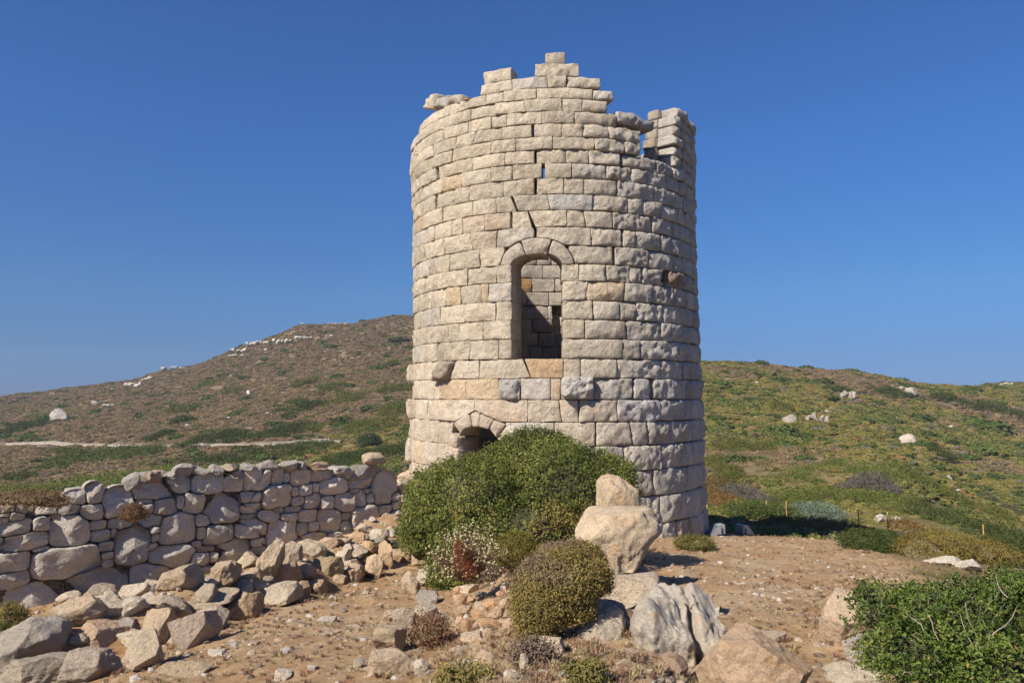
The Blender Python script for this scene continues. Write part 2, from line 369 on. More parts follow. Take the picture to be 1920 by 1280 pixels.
PARTS = []      # (area, verts, faces, colour) of every tower stone
def stone_patch(fun, depth=.5, bulge=.045, seed=0, inward=False, gap=.009, res=.055, colour=None, off=0.0, rough=1.0, rnd=None):
    """fun(u,v)->(theta,z) arrays. Builds a bossed block with rounded arrises."""
    # size estimate
    c = fun(np.array([0, 1, .5, .5, .5]), np.array([.5, .5, 0, 1, .5])); R = float(TR(c[1][4]))-(.85 if inward else 0)
    w = abs(c[0][1]-c[0][0])*R; h = abs(c[1][3]-c[1][2])
    if w < .04 or h < .04: return
    if rnd is None: rnd = .020+.020*float(sstep((math.degrees(c[0][4])+12)/40))
    nu = int(np.clip(round(w/res), 4, 22)); nv = int(np.clip(round(h/res), 4, 9))
    def spaced(n, L):
        e = min(.32, rnd*.9/L); inner = np.linspace(e, 1-e, n-1); return np.concatenate([[0, e*.35], inner, [1-e*.35, 1]])
    us = spaced(nu, w); vs_ = spaced(nv, h)
    U, V = np.meshgrid(us, vs_)
    eu = np.minimum(U, 1-U)*w; ev = np.minimum(V, 1-V)*h
    # inset + wobble of the outline
    gu = gap/w; gv = gap/h
    Ui = gu+U*(1-2*gu); Vi = gv+V*(1-2*gv)
    wob = .014*rough
    n_a = fbm(np.stack([U*w*3, V*h*3, np.full_like(U, seed*1.7)], -1), 2, 1); n_b = fbm(np.stack([U*w*3, V*h*3, np.full_like(U, seed*1.7+9)], -1), 2, 2)
    edgef = np.exp(-np.minimum(eu, ev)/.06)
    Ui = Ui+(.5-U)*0+edgef*n_a*wob/w*1.0; Vi = Vi+edgef*n_b*wob/h*1.0
    # round the corners in plan
    cr = np.clip(1-eu/rnd, 0, 1)*np.clip(1-ev/rnd, 0, 1)
    Ui = Ui+np.sign(.5-U)*cr*rnd*.3/w; Vi = Vi+np.sign(.5-V)*cr*rnd*.3/h
    Ui = np.clip(Ui, 0.002, .998); Vi = np.clip(Vi, .002, .998)
    TH, Z = fun(Ui, Vi)
    rd = lambda e: 1-np.sqrt(np.clip(1-(1-np.clip(e/rnd, 0, 1))**2, 0, 1))
    chip = 1+1.1*np.clip(fbm(np.stack([U*w*2.6, V*h*2.6, np.full_like(U, seed*2.3)], -1), 2, 12), -.7, 1.2)
    prof = -(rd(eu)+rd(ev))*rnd*.9*chip-.05*np.clip(fbm(np.stack([U*w*1.8, V*h*1.8, np.full_like(U, seed*4.1)], -1), 2, 14)-.45, 0, 1)*(inward is False)
    dome = bulge*(1-np.abs(2*U-1)**3.2)*(1-np.abs(2*V-1)**2.6)
    P3 = np.stack([TH*R, Z, np.full_like(Z, seed*3.1)], -1)
    nz = (.026*fbm(P3*4.2, 3, 5)+.028*(.35-np.abs(fbm(P3*5.5, 3, 15)))+.016*fbm(P3*13, 2, 6))*rough
    tilt = ((hash((seed, 1)) % 100)/100-.5)*.03*(U-.5)*2+((hash((seed, 2)) % 100)/100-.5)*.03*(V-.5)*2
    o = off+prof+dome+nz+tilt*rough
    if inward: pts = tpt(TH, Z, -.85-o); bd = depth
    else: pts = tpt(TH, Z, o); bd = -depth
    ny, nx = U.shape
    front = pts.reshape(-1, 3)
    ring = np.concatenate([np.arange(nx), (np.arange(1, ny)*nx+nx-1), ((ny-1)*nx+np.arange(nx-2, -1, -1)), (np.arange(ny-2, 0, -1)*nx)])
    thr = TH.reshape(-1)[ring]; zr = Z.reshape(-1)[ring]
    back = tpt(thr, zr, (-.85+depth) if inward else -depth)
    verts = np.concatenate([front, back, [back.mean(0)]])
    q = np.arange(nx*ny).reshape(ny, nx)
    f1 = np.stack([q[:-1, :-1], q[:-1, 1:], q[1:, 1:], q[1:, :-1]], -1).reshape(-1, 4)
    m = len(ring); nb = nx*ny+np.arange(m); rn = np.roll(ring, -1); nbn = np.roll(nb, -1)
    f2 = np.stack([ring, nb, nbn, rn], -1); f3 = np.stack([nb, np.full(m, nx*ny+m), nbn], -1)
    if inward: f1 = f1[:, ::-1]; f2 = f2[:, ::-1]; f3 = f3[:, ::-1]
    # projected size for ranking
    cth, cz = c[0][4], c[1][4]
    pr = tpt(np.array([cth]), np.array([cz]))[0]
    facing = -(sin(cth)*pr[0]-cos(cth)*pr[1])/np.hypot(pr[0], pr[1])
    facing = (sin(cth)*(-pr[0])+(-cos(cth))*(-pr[1]))/np.hypot(pr[0], pr[1])
    area = w*h*(F/pr[1])**2*max(facing, 0)
    if inward: area *= .0
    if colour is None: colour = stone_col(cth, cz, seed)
    PARTS.append([area, verts, [f1, f2, f3], colour, (cth, cz)])
    return PARTS[-1]
def stone_col(th, z, seed):
    r = random.Random(seed*7+1)
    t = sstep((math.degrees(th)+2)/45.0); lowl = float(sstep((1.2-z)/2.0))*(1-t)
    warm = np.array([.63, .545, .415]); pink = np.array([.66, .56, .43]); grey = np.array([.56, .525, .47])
    c = warm*(1-lowl)+pink*lowl; c = c*(1-t*.75)+grey*t*.75  # greyer to the right: part patina, part weaker light put into the colour
    c = c*r.uniform(.88, 1.1)
    if r.random() < .08: c = c*.6+np.array([.56, .55, .52])*.4
    if r.random() < .03: c = c*np.array([1.03, .94, .82])
    return c

def Z1(y, x=960): return px_to_tz(740+x/3.2, 80+y/3.2)[1]
def Z2(y, x=960): return px_to_tz(740+x/3.2, 430+y/3.2)[1]
def Z3(y, x=960): return px_to_tz(740+x/3.2, 680+y/3.2)[1]
G = 'G'
COURSES = [
 (Z1(60), [900, 1024]),
 (Z1(125), [532, 700, G, 838, 1106]),
 (Z1(200), [512, 705, (910, 920), 1032, 1237]),
 (Z1(270), ['L', 197, 295, 420, 550, 652, 850, 1190, 1316]),
 (Z1(335), ['L', 145, 247, 378, 460, 605, (775, 790), 1005, 1125, 1273]),
 (Z1(410), ['L', 180, 292, 440, 580, 672, 882, 1077, 1333]),
 (Z1(485), ['L', 140, 232, 368, (490, 465), 642, 821, G, 836, 1005, 1132, (1278, 1290), 1478]),
 (Z1(563), ['L', 120, 200, 342, 577, 725, 946, 1199, 1379, 1475]),
 (Z1(640), ['L', 150, 249, G, 263, 463, 662, 838, G, 851, 1028, 1164, 1353, G, 1365, 1570, 1670, 1738, 'R']),
 (Z1(722), ['L', 165, 285, 402, 578, 705, 885, G, 902, 1061, 1271, 1418, 1517, 1629, 1708, 'R']),
 (Z1(812), ['L', 160, 240, G, 258, 365, 447, 650, 836, G, 853, 1016, 1137, 1337, 1557, 1679, 1727, 'R']),
 (Z1(910), ['L', 185, 288, 468, 610, (695, 732), G, (708, 741), (912, 937), 1188, 1396, 1490, 1597, 1700, 1740, 'R']),
 (Z1(1005), ['L', 190, 240, 343, 405, 538, 694, G, 706, (796, 824), G, (803, 842), 1035, (1131, 1150), 1307, 1547, 1668, 1713, 'R']),
 (Z1(1105), ['L', 180, 297, (453, 468), (620, 605), 834, G, 852, 1177, 1365, G, 1371, 1448, 1592, 1709, 'R']),
 (Z2(95), ['L', 205, 325, 512, 655, 'O', 1045, 1314, G, 1322, 1522, 1672, 1730, 'R']),
 (Z2(205), ['L', 180, 285, 437, 610, 702, 'O', 1003, 1106, 1269, 1412, 1485, 1612, G, 1641, 1733, 'R']),
 (Z2(310), ['L', 200, 305, 395, 520, 563, 702, 'O', 1008, (1165, 1142), 1380, 1545, 1672, 1750, 'R']),
 (Z2(425), ['L', 150, 273, 423, 607, 702, 'O', 1012, 1188, 1349, 1450, 1612, 1710, 'R']),
 (Z2(540), ['L', 215, 320, 385, 534, 702, 'O', 1012, 1139, (1385, 1400), 1598, 1727, 'R']),
 (Z2(655), ['L', 160, 258, 452, 622, 702, 'O', 1010, 1368, 1471, 1698, 1775, 'R']),
 (Z2(775), ['L', 145, 340, 507, (765, 818), (780, 820), 1012, 1115, 1332, 1597, 1728, 'R']),
 (Z2(893), ['L', 150, 265, 425, 620, 752, 935, 995, 1197, 1425, G, 1433, 1536, G, 1554, 1750, 'R']),
 (Z2(1022), ['L', 258, 478, 798, (985, 1003), 1105, 1337, 1595, 1785, 'R']),
 (Z2(1157), ['L', 150, 345, 'O', 668, 958, 1205, G, 1210, (1412, 1430), (1510, 1528), 1661, 1787, 'R']),
 (Z3(500, 1300), ['L', 160, 300, 376, 'O', 608, 720, 860, 1020, 1200, 1376, 1602, 1728, 'R']),
 (Z3(645, 1500), ['L', 250, 376, 'O', 608, 760, 900, 1050, 1220, 1437, 1555, 1756, 'R']),
 (Z3(803, 1500), ['L', 210, 330, 500, 700, 880, 1080, 1290, 1455, 1593, 1714, 1780, 'R']),
 (Z3(963, 1580), ['L', 180, 350, 560, 760, 960, 1200, 1400, 1550, 1692, 'R']),
]
ZB = [c[0] for c in COURSES]+[Z3(1062, 1700)-.15]
ZB.append(ZB[-1]-.7)
COURSES.append((ZB[-2], ['L', 200, 500, 800, 1100, 1400, 1650, 'R']))
NC = len(COURSES)
# window arch (zoom-2 pixels) and door arch in (theta, z)
def tz2(x, y): return px_to_tz(740+x/3.2, 430+y/3.2)
wc = tz2(853, 212); WA_in = (tz2(1003, 212)[0]-tz2(703, 212)[0])/2; WB_in = tz2(853, 147)[1]-wc[1]
WA_out = (tz2(1080, 212)[0]-tz2(627, 212)[0])/2; WB_out = tz2(853, 48)[1]-wc[1]
dc = px_to_tz(893, 824); DA_in = (px_to_tz(929, 824)[0]-px_to_tz(857, 824)[0])/2; DB_in = px_to_tz(893, 799)[1]-dc[1]
def push_out(TH, Z):
    for (c, a, b, lim) in ((wc, WA_out, WB_out, -.02),):
        x = (TH-c[0])/a; y = (Z-c[1])/b; r = np.sqrt(x*x+y*y); ins = (r < 1.0) & (y > lim)
        k = np.where(ins, 1.0/np.maximum(r, .05), 1.0)
        TH = c[0]+x*k*a; Z = c[1]+y*k*b
    return TH, Z
# door hood: straight sided gable
hood = [px_to_tz(x, y) for x, y in ((844, 812), (850, 792.5), (889.8, 768.0), (926, 784.5), (948.5, 794.0), (952, 812))]
ht = [h[0] for h in hood]; hz = [h[1] for h in hood]
def push_hood(TH, Z):
    hh = np.interp(TH, ht, hz, left=-99, right=-99)
    return TH, np.where(Z < hh, hh, Z)

_b1 = px_to_tz(1052.5, 600, True)[0] % (2*pi); BW = (_b1-.10, _b1, px_to_tz(1050, 624, True)[1]+.1, px_to_tz(1050, 573, True)[1]-.1)
sid = 100
def quad_fun(t00, t10, t01, t11, z0, z1, arch=False, hd=False):
    def f(u, v):
        th = (t00*(1-u)+t10*u)*(1-v)+(t01*(1-u)+t11*u)*v; z = z0+(z1-z0)*v
        if arch: th, z = push_out(th, z)
        if hd: th, z = push_hood(th, z)
        return th, z
    return f
SPECIAL = {}
for ci in range(NC):
    zt, js = COURSES[ci]; zb = ZB[ci+1]; zm = (zt+zb)/2
    def TH_(j): 
        a, b = (j, j) if not isinstance(j, tuple) else j
        return th_of(740+b/3.2, zb), th_of(740+a/3.2, zt)       # bottom, top
    segs = []; prev = None; skip = False
    jl = list(js)
    for j in jl:
        if j == 'L': prev = 'L'; continue
        if j in (G, 'O'): skip = True; continue
        if j == 'R':
            segs.append((prev, 'R')); prev = None; break
        cur = TH_(j)
        if prev == 'L': segs.append(('L', cur))
        elif prev is not None and not skip: segs.append((prev, cur))
        skip = False; prev = cur
    # widths that continue beyond the traced joints, round the back
    full = []
    rr = random.Random(ci*5+3)
    left_lim = radians(-185); right_lim = radians(175)
    for (a, b) in segs:
        if a == 'L':
            t = b[0]; tt = b
            lim = left_lim if ci > 5 else radians({3: -66, 4: -78, 5: -100}.get(ci, -60))
            while t > lim:
                w = rr.uniform(.55, 1.15)/4.1; n = (t-w, t-w)
                if rr.random() < .0: n = n
                full.append((n, tt)); tt = n; t -= w
        elif b == 'R':
            t = a[0]; tt = a; lim = right_lim-0.0
            while t < lim:
                w = rr.uniform(.5, 1.05)/4.1; n = (t+w, t+w); full.append((tt, n)); tt = n; t += w
        else: full.append((a, b))
    for (a, b) in full:
        sid += 1
        mid = (a[0]+b[0])/2
        backside = abs(mid) > radians(100)
        if backside:
            if zt > 5.6+.5*sin(mid*3): continue       # lower, ragged rear rim
            # back window
            if zt > BW[2] and zb < BW[3] and mid > 0:
                if a[0] < BW[1] < b[0]: a = (BW[1], BW[1])
                elif b[0] > BW[0] and a[0] < BW[1]: continue
        arch = (ci in (12, 13, 14)); hd = (ci in (21, 22, 23))
        col = None; off = rr.uniform(-.012, .022)
        depth = .5
        # jamb blocks run right through the wall
        for op, lo, hi in ((wc[0], 14, 19), (dc[0], 23, 25)):
            half = WA_in if op == wc[0] else DA_in
            if lo <= ci <= hi and min(abs(b[0]-(op-half)), abs(a[0]-(op+half))) < .02: depth = .86
        z0_, z1_ = zb, zt
        if ci <= 8 and abs(mid) < 1.4: off += .0
        PP = stone_patch(quad_fun(a[0], b[0], a[1], b[1], z0_, z1_, arch, hd), depth, rr.uniform(.015, .04)*(1.3 if mid > .1 else .6), sid, colour=col, off=off,
                    res=.055 if abs(mid) < 1.5 else .2, rough=rr.uniform(.8, 1.25)*(1.25 if math.degrees(mid) > 15 else .85), gap=rr.uniform(.002, .006)*(1.7 if mid > .1 else 1))
        if PP is not None: SPECIAL[(ci, round(mid, 3))] = PP
    # broken stones standing on the rim at the left
# recolour particular stones
def recolour(ci, px, col, off=None):
    z = (COURSES[ci][0]+ZB[ci+1])/2; th = th_of(740+px/3.2, z)
    k = min((k for k in SPECIAL if k[0] == ci), key=lambda k: abs(k[1]-th)); SPECIAL[k][3] = np.array(col)*(.75 if px == 915 else .5)+np.array(SPECIAL[k][3])*(.25 if px == 915 else .5); SPECIAL[k].append(1)
    return SPECIAL[k]
recolour(20, 915, (0.627, 0.410, 0.220)); recolour(21, 965, (0.560, 0.388, 0.232)); recolour(21, 690, (0.403, 0.399, 0.394)); recolour(21, 840, (0.560, 0.536, 0.499))
recolour(15, 1685, (0.448, 0.353, 0.278)); recolour(21, 1485, (0.582, 0.559, 0.522)); recolour(22, 1465, (0.538, 0.524, 0.510)); recolour(11, 1060, (0.515, 0.524, 0.534))
recolour(22, 640, (0.605, 0.479, 0.348)); recolour(12, 620, (0.582, 0.456, 0.325)); recolour(12, 470, (0.582, 0.456, 0.325)); recolour(13, 530, (0.538, 0.445, 0.325))
recolour(13, 720, (0.582, 0.536, 0.464)); recolour(11, 820, (0.504, 0.456, 0.383)); recolour(13, 1010, (0.538, 0.479, 0.394))
# window voussoirs
def vouss(a0, a1, seed, c, ai, bi, ao, bo, depth=.86, col=None):
    def f(u, v):
        a = a0+(a1-a0)*u
        th = c[0]+np.cos(a)*(ai+(ao-ai)*v); z = c[1]+np.sin(a)*(bi+(bo-bi)*v); return th, z
    return stone_patch(f, depth, .03, seed, colour=col, off=.02, rough=1.0, rnd=.028, gap=.003)
vouss(pi*1.0, radians(116), 9001, wc, WA_in, WB_in, WA_out*.985, WB_out*.98, col=np.array([.55, .47, .37]))
vouss(radians(115), radians(66), 9002, wc, WA_in, WB_in, WA_out*.985, WB_out*.98, col=np.array([.56, .485, .385]))
vouss(radians(65), 0, 9003, wc, WA_in, WB_in, WA_out*.985, WB_out*.98, col=np.array([.56, .50, .41]))
# door voussoirs, from corner points: top-left, top-right, bottom-right, bottom-left
def z5(x, y): return px_to_tz(740+x/7.11, 740+y/7.11)
def corner_stone(tl, tr, br, bl, seed, depth=.86, top=None, col=None, off=.02, bulge=.03, rnd=.035):
    inn = seed <= 9015
    tl, tr, br, bl = [z5(*p) for p in (tl, tr, br, bl)]
    if inn and seed != 9015: bl = (bl[0]+(dc[0]-bl[0])*.16, bl[1]+(dc[1]-bl[1])*.16); br = (br[0]+(dc[0]-br[0])*.16, br[1]+(dc[1]-br[1])*.16)
    def f(u, v):
        th = (bl[0]*(1-u)+br[0]*u)*(1-v)+(tl[0]*(1-u)+tr[0]*u)*v
        z = (bl[1]*(1-u)+br[1]*u)*(1-v)+(tl[1]*(1-u)+tr[1]*u)*v
        if top is not None: z = z+v*top*(1-np.abs(2*u-1))
        x_ = (th-dc[0])/DA_in; y_ = (z-dc[1])/DB_in; r_ = np.sqrt(x_*x_+y_*y_); kk = np.where((r_ < 1) & (y_ > -.02), 1/np.maximum(r_, .1), 1.0)
        return dc[0]+x_*kk*DA_in, dc[1]+y_*kk*DB_in
    return stone_patch(f, depth, bulge, seed, colour=col, off=off, rnd=rnd, res=.06)
pk = np.array([.60, .50, .39])
corner_stone((785, 376), (1000, 245), (1018, 425), (838, 560), 9011, col=pk*1.0)
corner_stone((1003, 243), (1140, 243), (1133, 428), (1022, 424), 9012, top=.06, col=pk*1.05)
corner_stone((1144, 247), (1318, 322), (1250, 478), (1137, 430), 9013, col=pk*.98)
corner_stone((1324, 324), (1488, 392), (1345, 598), (1256, 483), 9014, col=pk*.95)
corner_stone((748, 495), (832, 562), (842, 706), (690, 690), 9015, col=pk*1.06)
corner_stone((640, 400+300), (845, 712), (852, 960), (600, 960), 9016, col=pk*1.06)
corner_stone((1500, 400), (1640, 400), (1640, 700), (1350, 610), 9017, col=pk)
corner_stone((1345, 640), (1640, 700), (1640, 960), (1340, 960), 9018, col=pk)
# broken blocks on the left rim, seen against the sky
def rim_stone(x0, x1, y0, y1, seed, off=0, dep=.5, skew=0, col=None, bulge=.05):
    a = px_to_tz(740+x0/3.2, 80+y1/3.2); b = px_to_tz(740+x1/3.2, 80+y1/3.2); t = px_to_tz(740+(x0+x1)/6.4, 80+y0/3.2)[1]
    def f(u, v):
        return a[0]*(1-u)+b[0]*u+(b[0]-a[0])*v*(.5-u)*abs(skew)+(b[0]-a[0])*v*skew*.2, (a[1]*(1-u)+b[1]*u)*(1-v)+(t-(a[1]-b[1])*.0)*v
    return stone_patch(f, dep, bulge, seed, colour=col, off=off, rough=1.6, rnd=.07)
rim_stone(222, 312, 330, 392, 9101, 0, .7, .3, np.array([.50, .46, .40]))
rim_stone(312, 402, 316, 372, 9102, 0, .7, .2)
rim_stone(402, 452, 334, 352, 9103, 0, .6, .2)
rim_stone(178, 228, 336, 404, 9104, .06, .6, .3)
rim_stone(640, 700, 175, 222, 9105, -.1, .5, .6)
# proud stones
def proud(x0, x1, y0, y1, seed, off, z2=True, col=None, skew=0, rough=1.6):
    yy = 430 if z2 else 80
    a = px_to_tz(740+x0/3.2, yy+y1/3.2); b = px_to_tz(740+x1/3.2, yy+y1/3.2); t = px_to_tz(740+(x0+x1)/6.4, yy+y0/3.2)[1]; zb_ = (a[1]+b[1])/2
    def f(u, v): return a[0]*(1-u)+b[0]*u+(b[0]-a[0])*skew*(v-.5), zb_+(t-zb_)*v
    return stone_patch(f, .3+off, .09, seed, colour=col, off=off, rough=rough, rnd=.09)
proud(997, 1196, 882, 1018, 9201, .16, col=np.array([.54, .505, .45]), rough=2.3)
proud(258, 345, 790, 912, 9202, .17, col=np.array([.40, .33, .25]), skew=.45, rough=1.8)
proud(622, 750, 895, 1024, 9203, .07, col=np.array([.45, .43, .40]))
proud(1640, 1722, 255, 345, 9204, .05, col=np.array([.38, .28, .20]))
# projecting bonders on the left edge (they stick out of the silhouette)
for k, (ci, w, o_) in enumerate(((20, .55, .14), (22, .7, .14), (24, .9, .12), (23, .5, .02))):
    a = radians(-88); stone_patch(quad_fun(a, a+w/4.1, a, a+w/4.1, ZB[ci+1], COURSES[ci][0]), .6, .05, 9300+k, off=o_, rough=1.2)
# the stub of wall standing at the right rim
thp = th_of(740+1665/3.2, 6.9)
zt7 = COURSES[8][0]
stub_top = px_to_tz(740+1690/3.2, 80+382/3.2)[1]
nrow = 6; hz_ = (stub_top-zt7)/nrow
for r_i in range(nrow):
    z0 = zt7+r_i*hz_; z1 = z0+hz_; t = thp+(.015 if r_i % 2 else 0)+(.05 if r_i == 5 else 0)+ (.02 if r_i == 4 else 0)
    first = True
    while t < radians(128-6*r_i):
        w = random.Random(r_i*31+int(t*100)).uniform(.45, .95)/4.1
        stone_patch(quad_fun(t, t+w, t+.002, t+w, z0, z1), .5, .05, 9400+r_i*20+int(t*10), rough=1.7, off=random.uniform(-.02, .03), colour=np.array([.56, .52, .46]) if first else None)
        first = False
        t += w
# inner half of that stub, ragged end towards the camera side
for r_i in range(nrow):
    z0 = zt7+r_i*hz_; z1 = z0+hz_; t = thp-(.055, .035, .045, .012, .0, -.02)[r_i]
    while t < radians(130):
        w = .85/4.1
        stone_patch(quad_fun(t, t+w, t, t+w, z0, z1), .37, .02, 9500+r_i*20+int(t*10), inward=True, rough=1.8, colour=np.array([.52, .45, .36]), rnd=.05)
        t += w
# rough lintel that bridges the small opening
def lintel(x0, y0, x1, y1, hpx, seed, off, dep, col=None):
    a = px_to_tz(740+x0/3.2, 80+y0/3.2); b = px_to_tz(740+x1/3.2, 80+y1/3.2); zz = (a[1]+b[1])/2; h = hpx/3.2/F*20.5
    return stone_patch(lambda u, v: (a[0]*(1-u)+b[0]*u, a[1]*(1-u)+b[1]*u+h*v), dep, .03, seed, off=off, rough=1.6, rnd=.035, colour=col)
lintel(1333, 478, 1470, 505, 75, 9601, 0, .8, np.array([.50, .47, .42]))
lintel(1468, 503, 1572, 528, 58, 9602, -.02, .85, np.array([.46, .44, .42]))
# inner ring -------------------------------------------------------
backwin_l = px_to_tz(1036, 600, True); backwin_z1 = px_to_tz(1050, 573, True)[1]; backwin_z0 = px_to_tz(1050, 624, True)[1]
skyl = px_to_tz(1052.5, 600, True)
bl, br = backwin_l[0] % (2*pi), (skyl[0]-.10) % (2*pi)      # going round the back theta decreases to the right
rowh = (backwin_z1-backwin_z0)/2
zz = backwin_z0-rowh*12
row = 0
slit_z = (COURSES[9][0]+ZB[10])/2; slit_t = th_of(740+893/3.2, slit_z)
while zz < 6.4:
    z0, z1 = zz, zz+rowh; r = random.Random(row*13+5)
    is_bw = (z0 > backwin_z0-.05 and z1 < backwin_z1+.05)
    ops = []
    if z1 > ZB[20]-.1 and z0 < wc[1]+WB_out*.75: ops.append((wc[0]-WA_in-.05, wc[0]+WA_in+.13))
    if z0 < dc[1]+DB_in+.15: ops.append((dc[0]-DA_in-.03, dc[0]+DA_in+.03))
    if abs((z0+z1)/2-slit_z) < .75: ops.append((slit_t-.012, slit_t+.012))
    if z0 > 5.0: ops.append((th_of(740+1474/3.2, 6), thp-.06))
    if is_bw: ops.append((min(bl, br), max(bl, br)))
    t = r.uniform(-.2, 0); lim = t+2*pi
    edges = [t]
    while t < lim-.1: t += r.uniform(.4, .95)/3.3; edges.append(min(t, lim))
    for (a, b) in ops:
        a2, b2 = (a, b) if a > edges[0] else (a+2*pi, b+2*pi)
        if a2 > edges[-1]: a2 -= 2*pi; b2 -= 2*pi
        edges = [e for e in edges if not (a2-.03 < e < b2+.03)]+[a2, b2]
    edges = sorted(edges); ex = []
    for a, b in zip(edges[:-1], edges[1:]):
        k_ = int((b-a)/.33)+1; ex += [a+(b-a)*q_/k_ for q_ in range(k_)]
    edges = ex+[edges[-1]]
    for a, b in zip(edges[:-1], edges[1:]):
        m = (a+b)/2; mm = (m+pi) % (2*pi)-pi
        if any(o0 < x < o1 for (o0, o1) in ops for x in (m, m-2*pi, m+2*pi)): continue
        fr = math.degrees(mm)
        if z0 > 5.6 and not (-85 < fr < 42): continue
        row_col = np.array([.48, .43, .37])*r.uniform(.85, 1.12)
        if r.random() < .04: row_col = np.array([.52, .33, .17])
        sid += 1
        p_ = stone_patch(quad_fun(a, b, a, b, z0, z1), .37, .015, sid, inward=True, colour=row_col, rough=1.1, gap=.006, rnd=.03, res=.14)
        # the part of the back wall seen through the window counts as visible
        if p_ is not None and abs(abs(fr)-180) < 14 and -0.5 < z0 < 5.2:
            p_[0] = 900
    zz = z1; row += 1

tower = empty('stone_tower', (float(TC(-4)), TY, float(ZB[-2])))
tag(tower, 'tall round roofless tower of pale bossed limestone blocks on the knoll', 'tower')
org = np.array(tower.location)
PARTS = [p for p in PARTS if p is not None]
PARTS.sort(key=lambda p: -p[0])
for p in PARTS[:300]:
    cen = p[1].mean(0); me = mesh_np('stone', p[1]-cen, p[2])
    link('stone', me, M_tower, tower, cen-org, p[3])
vv, ff, cc, base = [], [[], []], [], 0
for p in PARTS[300:]:
    vv.append(p[1]-org); cc.append(np.tile(p[3], (len(p[1]), 1)))
    ff[0].append(p[2][0]+base); ff[0].append(p[2][1]+base); ff[1].append(p[2][2]+base); base += len(p[1])
me = mesh_np('stonework', np.concatenate(vv), [np.concatenate(ff[0]), np.concatenate(ff[1])]); set_col(me, np.concatenate(cc))
tag(link('stonework', me, M_tower_bulk, tower), kind='stuff')
print('tower stones', len(PARTS), 'z', ZB[0], ZB[-2])
# ------------------------------------------------------------------ rocks
_ico = {}
def ico(n):
    if n in _ico: return _ico[n]
    t = (1+5**.5)/2
    v = [(-1, t, 0), (1, t, 0), (-1, -t, 0), (1, -t, 0), (0, -1, t), (0, 1, t), (0, -1, -t), (0, 1, -t), (t, 0, -1), (t, 0, 1), (-t, 0, -1), (-t, 0, 1)]
    f = [(0, 11, 5), (0, 5, 1), (0, 1, 7), (0, 7, 10), (0, 10, 11), (1, 5, 9), (5, 11, 4), (11, 10, 2), (10, 7, 6), (7, 1, 8), (3, 9, 4), (3, 4, 2), (3, 2, 6), (3, 6, 8), (3, 8, 9), (4, 9, 5), (2, 4, 11), (6, 2, 10), (8, 6, 7), (9, 8, 1)]
    v = [np.array(p)/np.linalg.norm(p) for p in v]
    for _ in range(n):
        cache = {}; nf = []
        def mid(a, b):
            k = (min(a, b), max(a, b))
            if k not in cache:
                p = v[a]+v[b]; v.append(p/np.linalg.norm(p)); cache[k] = len(v)-1
            return cache[k]
        for a, b, c in f:
            x, y, z = mid(a, b), mid(b, c), mid(c, a); nf += [(a, x, z), (b, y, x), (c, z, y), (x, y, z)]
        f = nf
    _ico[n] = (np.array(v), np.array(f)); return _ico[n]
def rock_verts(seed, sub=3, block=.5, facets=11, rough=1.0, size=1.0):
    """unit rock, roughly in [-1,1]^3; block: 0 rounded cobble .. 1 squared block"""
    r = np.random.default_rng(seed); v, f = ico(sub); v = v.copy()
    e = 2+block*5
    nrm = (np.abs(v)**e).sum(1)**(1/e); v = v/nrm[:, None]
    v += v*(.16*fbm(v*1.3+seed, 2, seed % 50)[:, None])
    for q_ in range(facets+5):
        n = r.normal(size=3); n /= np.linalg.norm(n); h = r.uniform(.56, .88)*(1+.22*block)
        d = v@n; ov = d > h; v[ov] -= np.outer((d[ov]-h)*.985, n)
    nn = v/np.linalg.norm(v, axis=1)[:, None]
    rg = .3-np.abs(fbm(v*2.6+seed, 3, 5))
    v += nn*((.030*fbm(v*3.5+seed, 3, 3)+.035*rg+.016*fbm(v*9+seed, 2, 4))*rough)[:, None]
    v[:, :] /= np.abs(v).max(0)
    return v, f
ROCKN = [0]
def rot_m(rx, ry, rz):
    cx, sx, cy, sy, cz, sz = cos(rx), sin(rx), cos(ry), sin(ry), cos(rz), sin(rz)
    return np.array([[cz, -sz, 0], [sz, cz, 0], [0, 0, 1]])@np.array([[cy, 0, sy], [0, 1, 0], [-sy, 0, cy]])@np.array([[1, 0, 0], [0, cx, -sx], [0, sx, cx]])
def rock(px, py, wpx, hpx, label=None, group=None, d=None, block=.5, roll=0.0, yaw=None, depth=None, col=None, sub=4, name='rock', cat='rock', mat=None, rough=1.0, facets=11, sink=.08, parent=None, seed=None):
    """rock whose outline is centred on a pixel of the photograph; it stands where its lower edge meets the ground"""
    ROCKN[0] += 1; seed = seed or 1000+ROCKN[0]*13; r = random.Random(seed)
    if d is None:
        d = hit(px, py+hpx*.42)
        if d is None: d = 20
        d += .35*wpx/F*d
    c = P(px, py, d); w = wpx/F*d/2; h = hpx/F*d/2*(1+sink)
    dp = depth if depth else (w*.55+h*.45)*r.uniform(.85, 1.15)
    v, f = rock_verts(seed, sub, block, facets, rough)
    v = v*np.array([w, dp, h])
    v = v@rot_m(0, radians(roll), 0).T
    if roll: v = v*np.array([w/np.abs(v[:, 0]).max(), 1, h/np.abs(v[:, 2]).max()])
    yw = yaw if yaw is not None else r.uniform(-.25, .25)
    v = v@rot_m(r.uniform(-.12, .12), 0, yw).T
    me = mesh_np(name, v, f)
    if col is None: col = np.array([.49, .41, .315])*r.uniform(.85, 1.12)*np.array([1, r.uniform(.95, 1.02), r.uniform(.88, 1.08)])
    o = link(name, me, mat or M_rock, parent, c if parent is None else c-np.array(parent.location), tuple(np.clip(np.array(col)*np.array([1.30, 1.23, 1.10]), 0, .8)))
    if label: tag(o, label, cat, group)
    return o

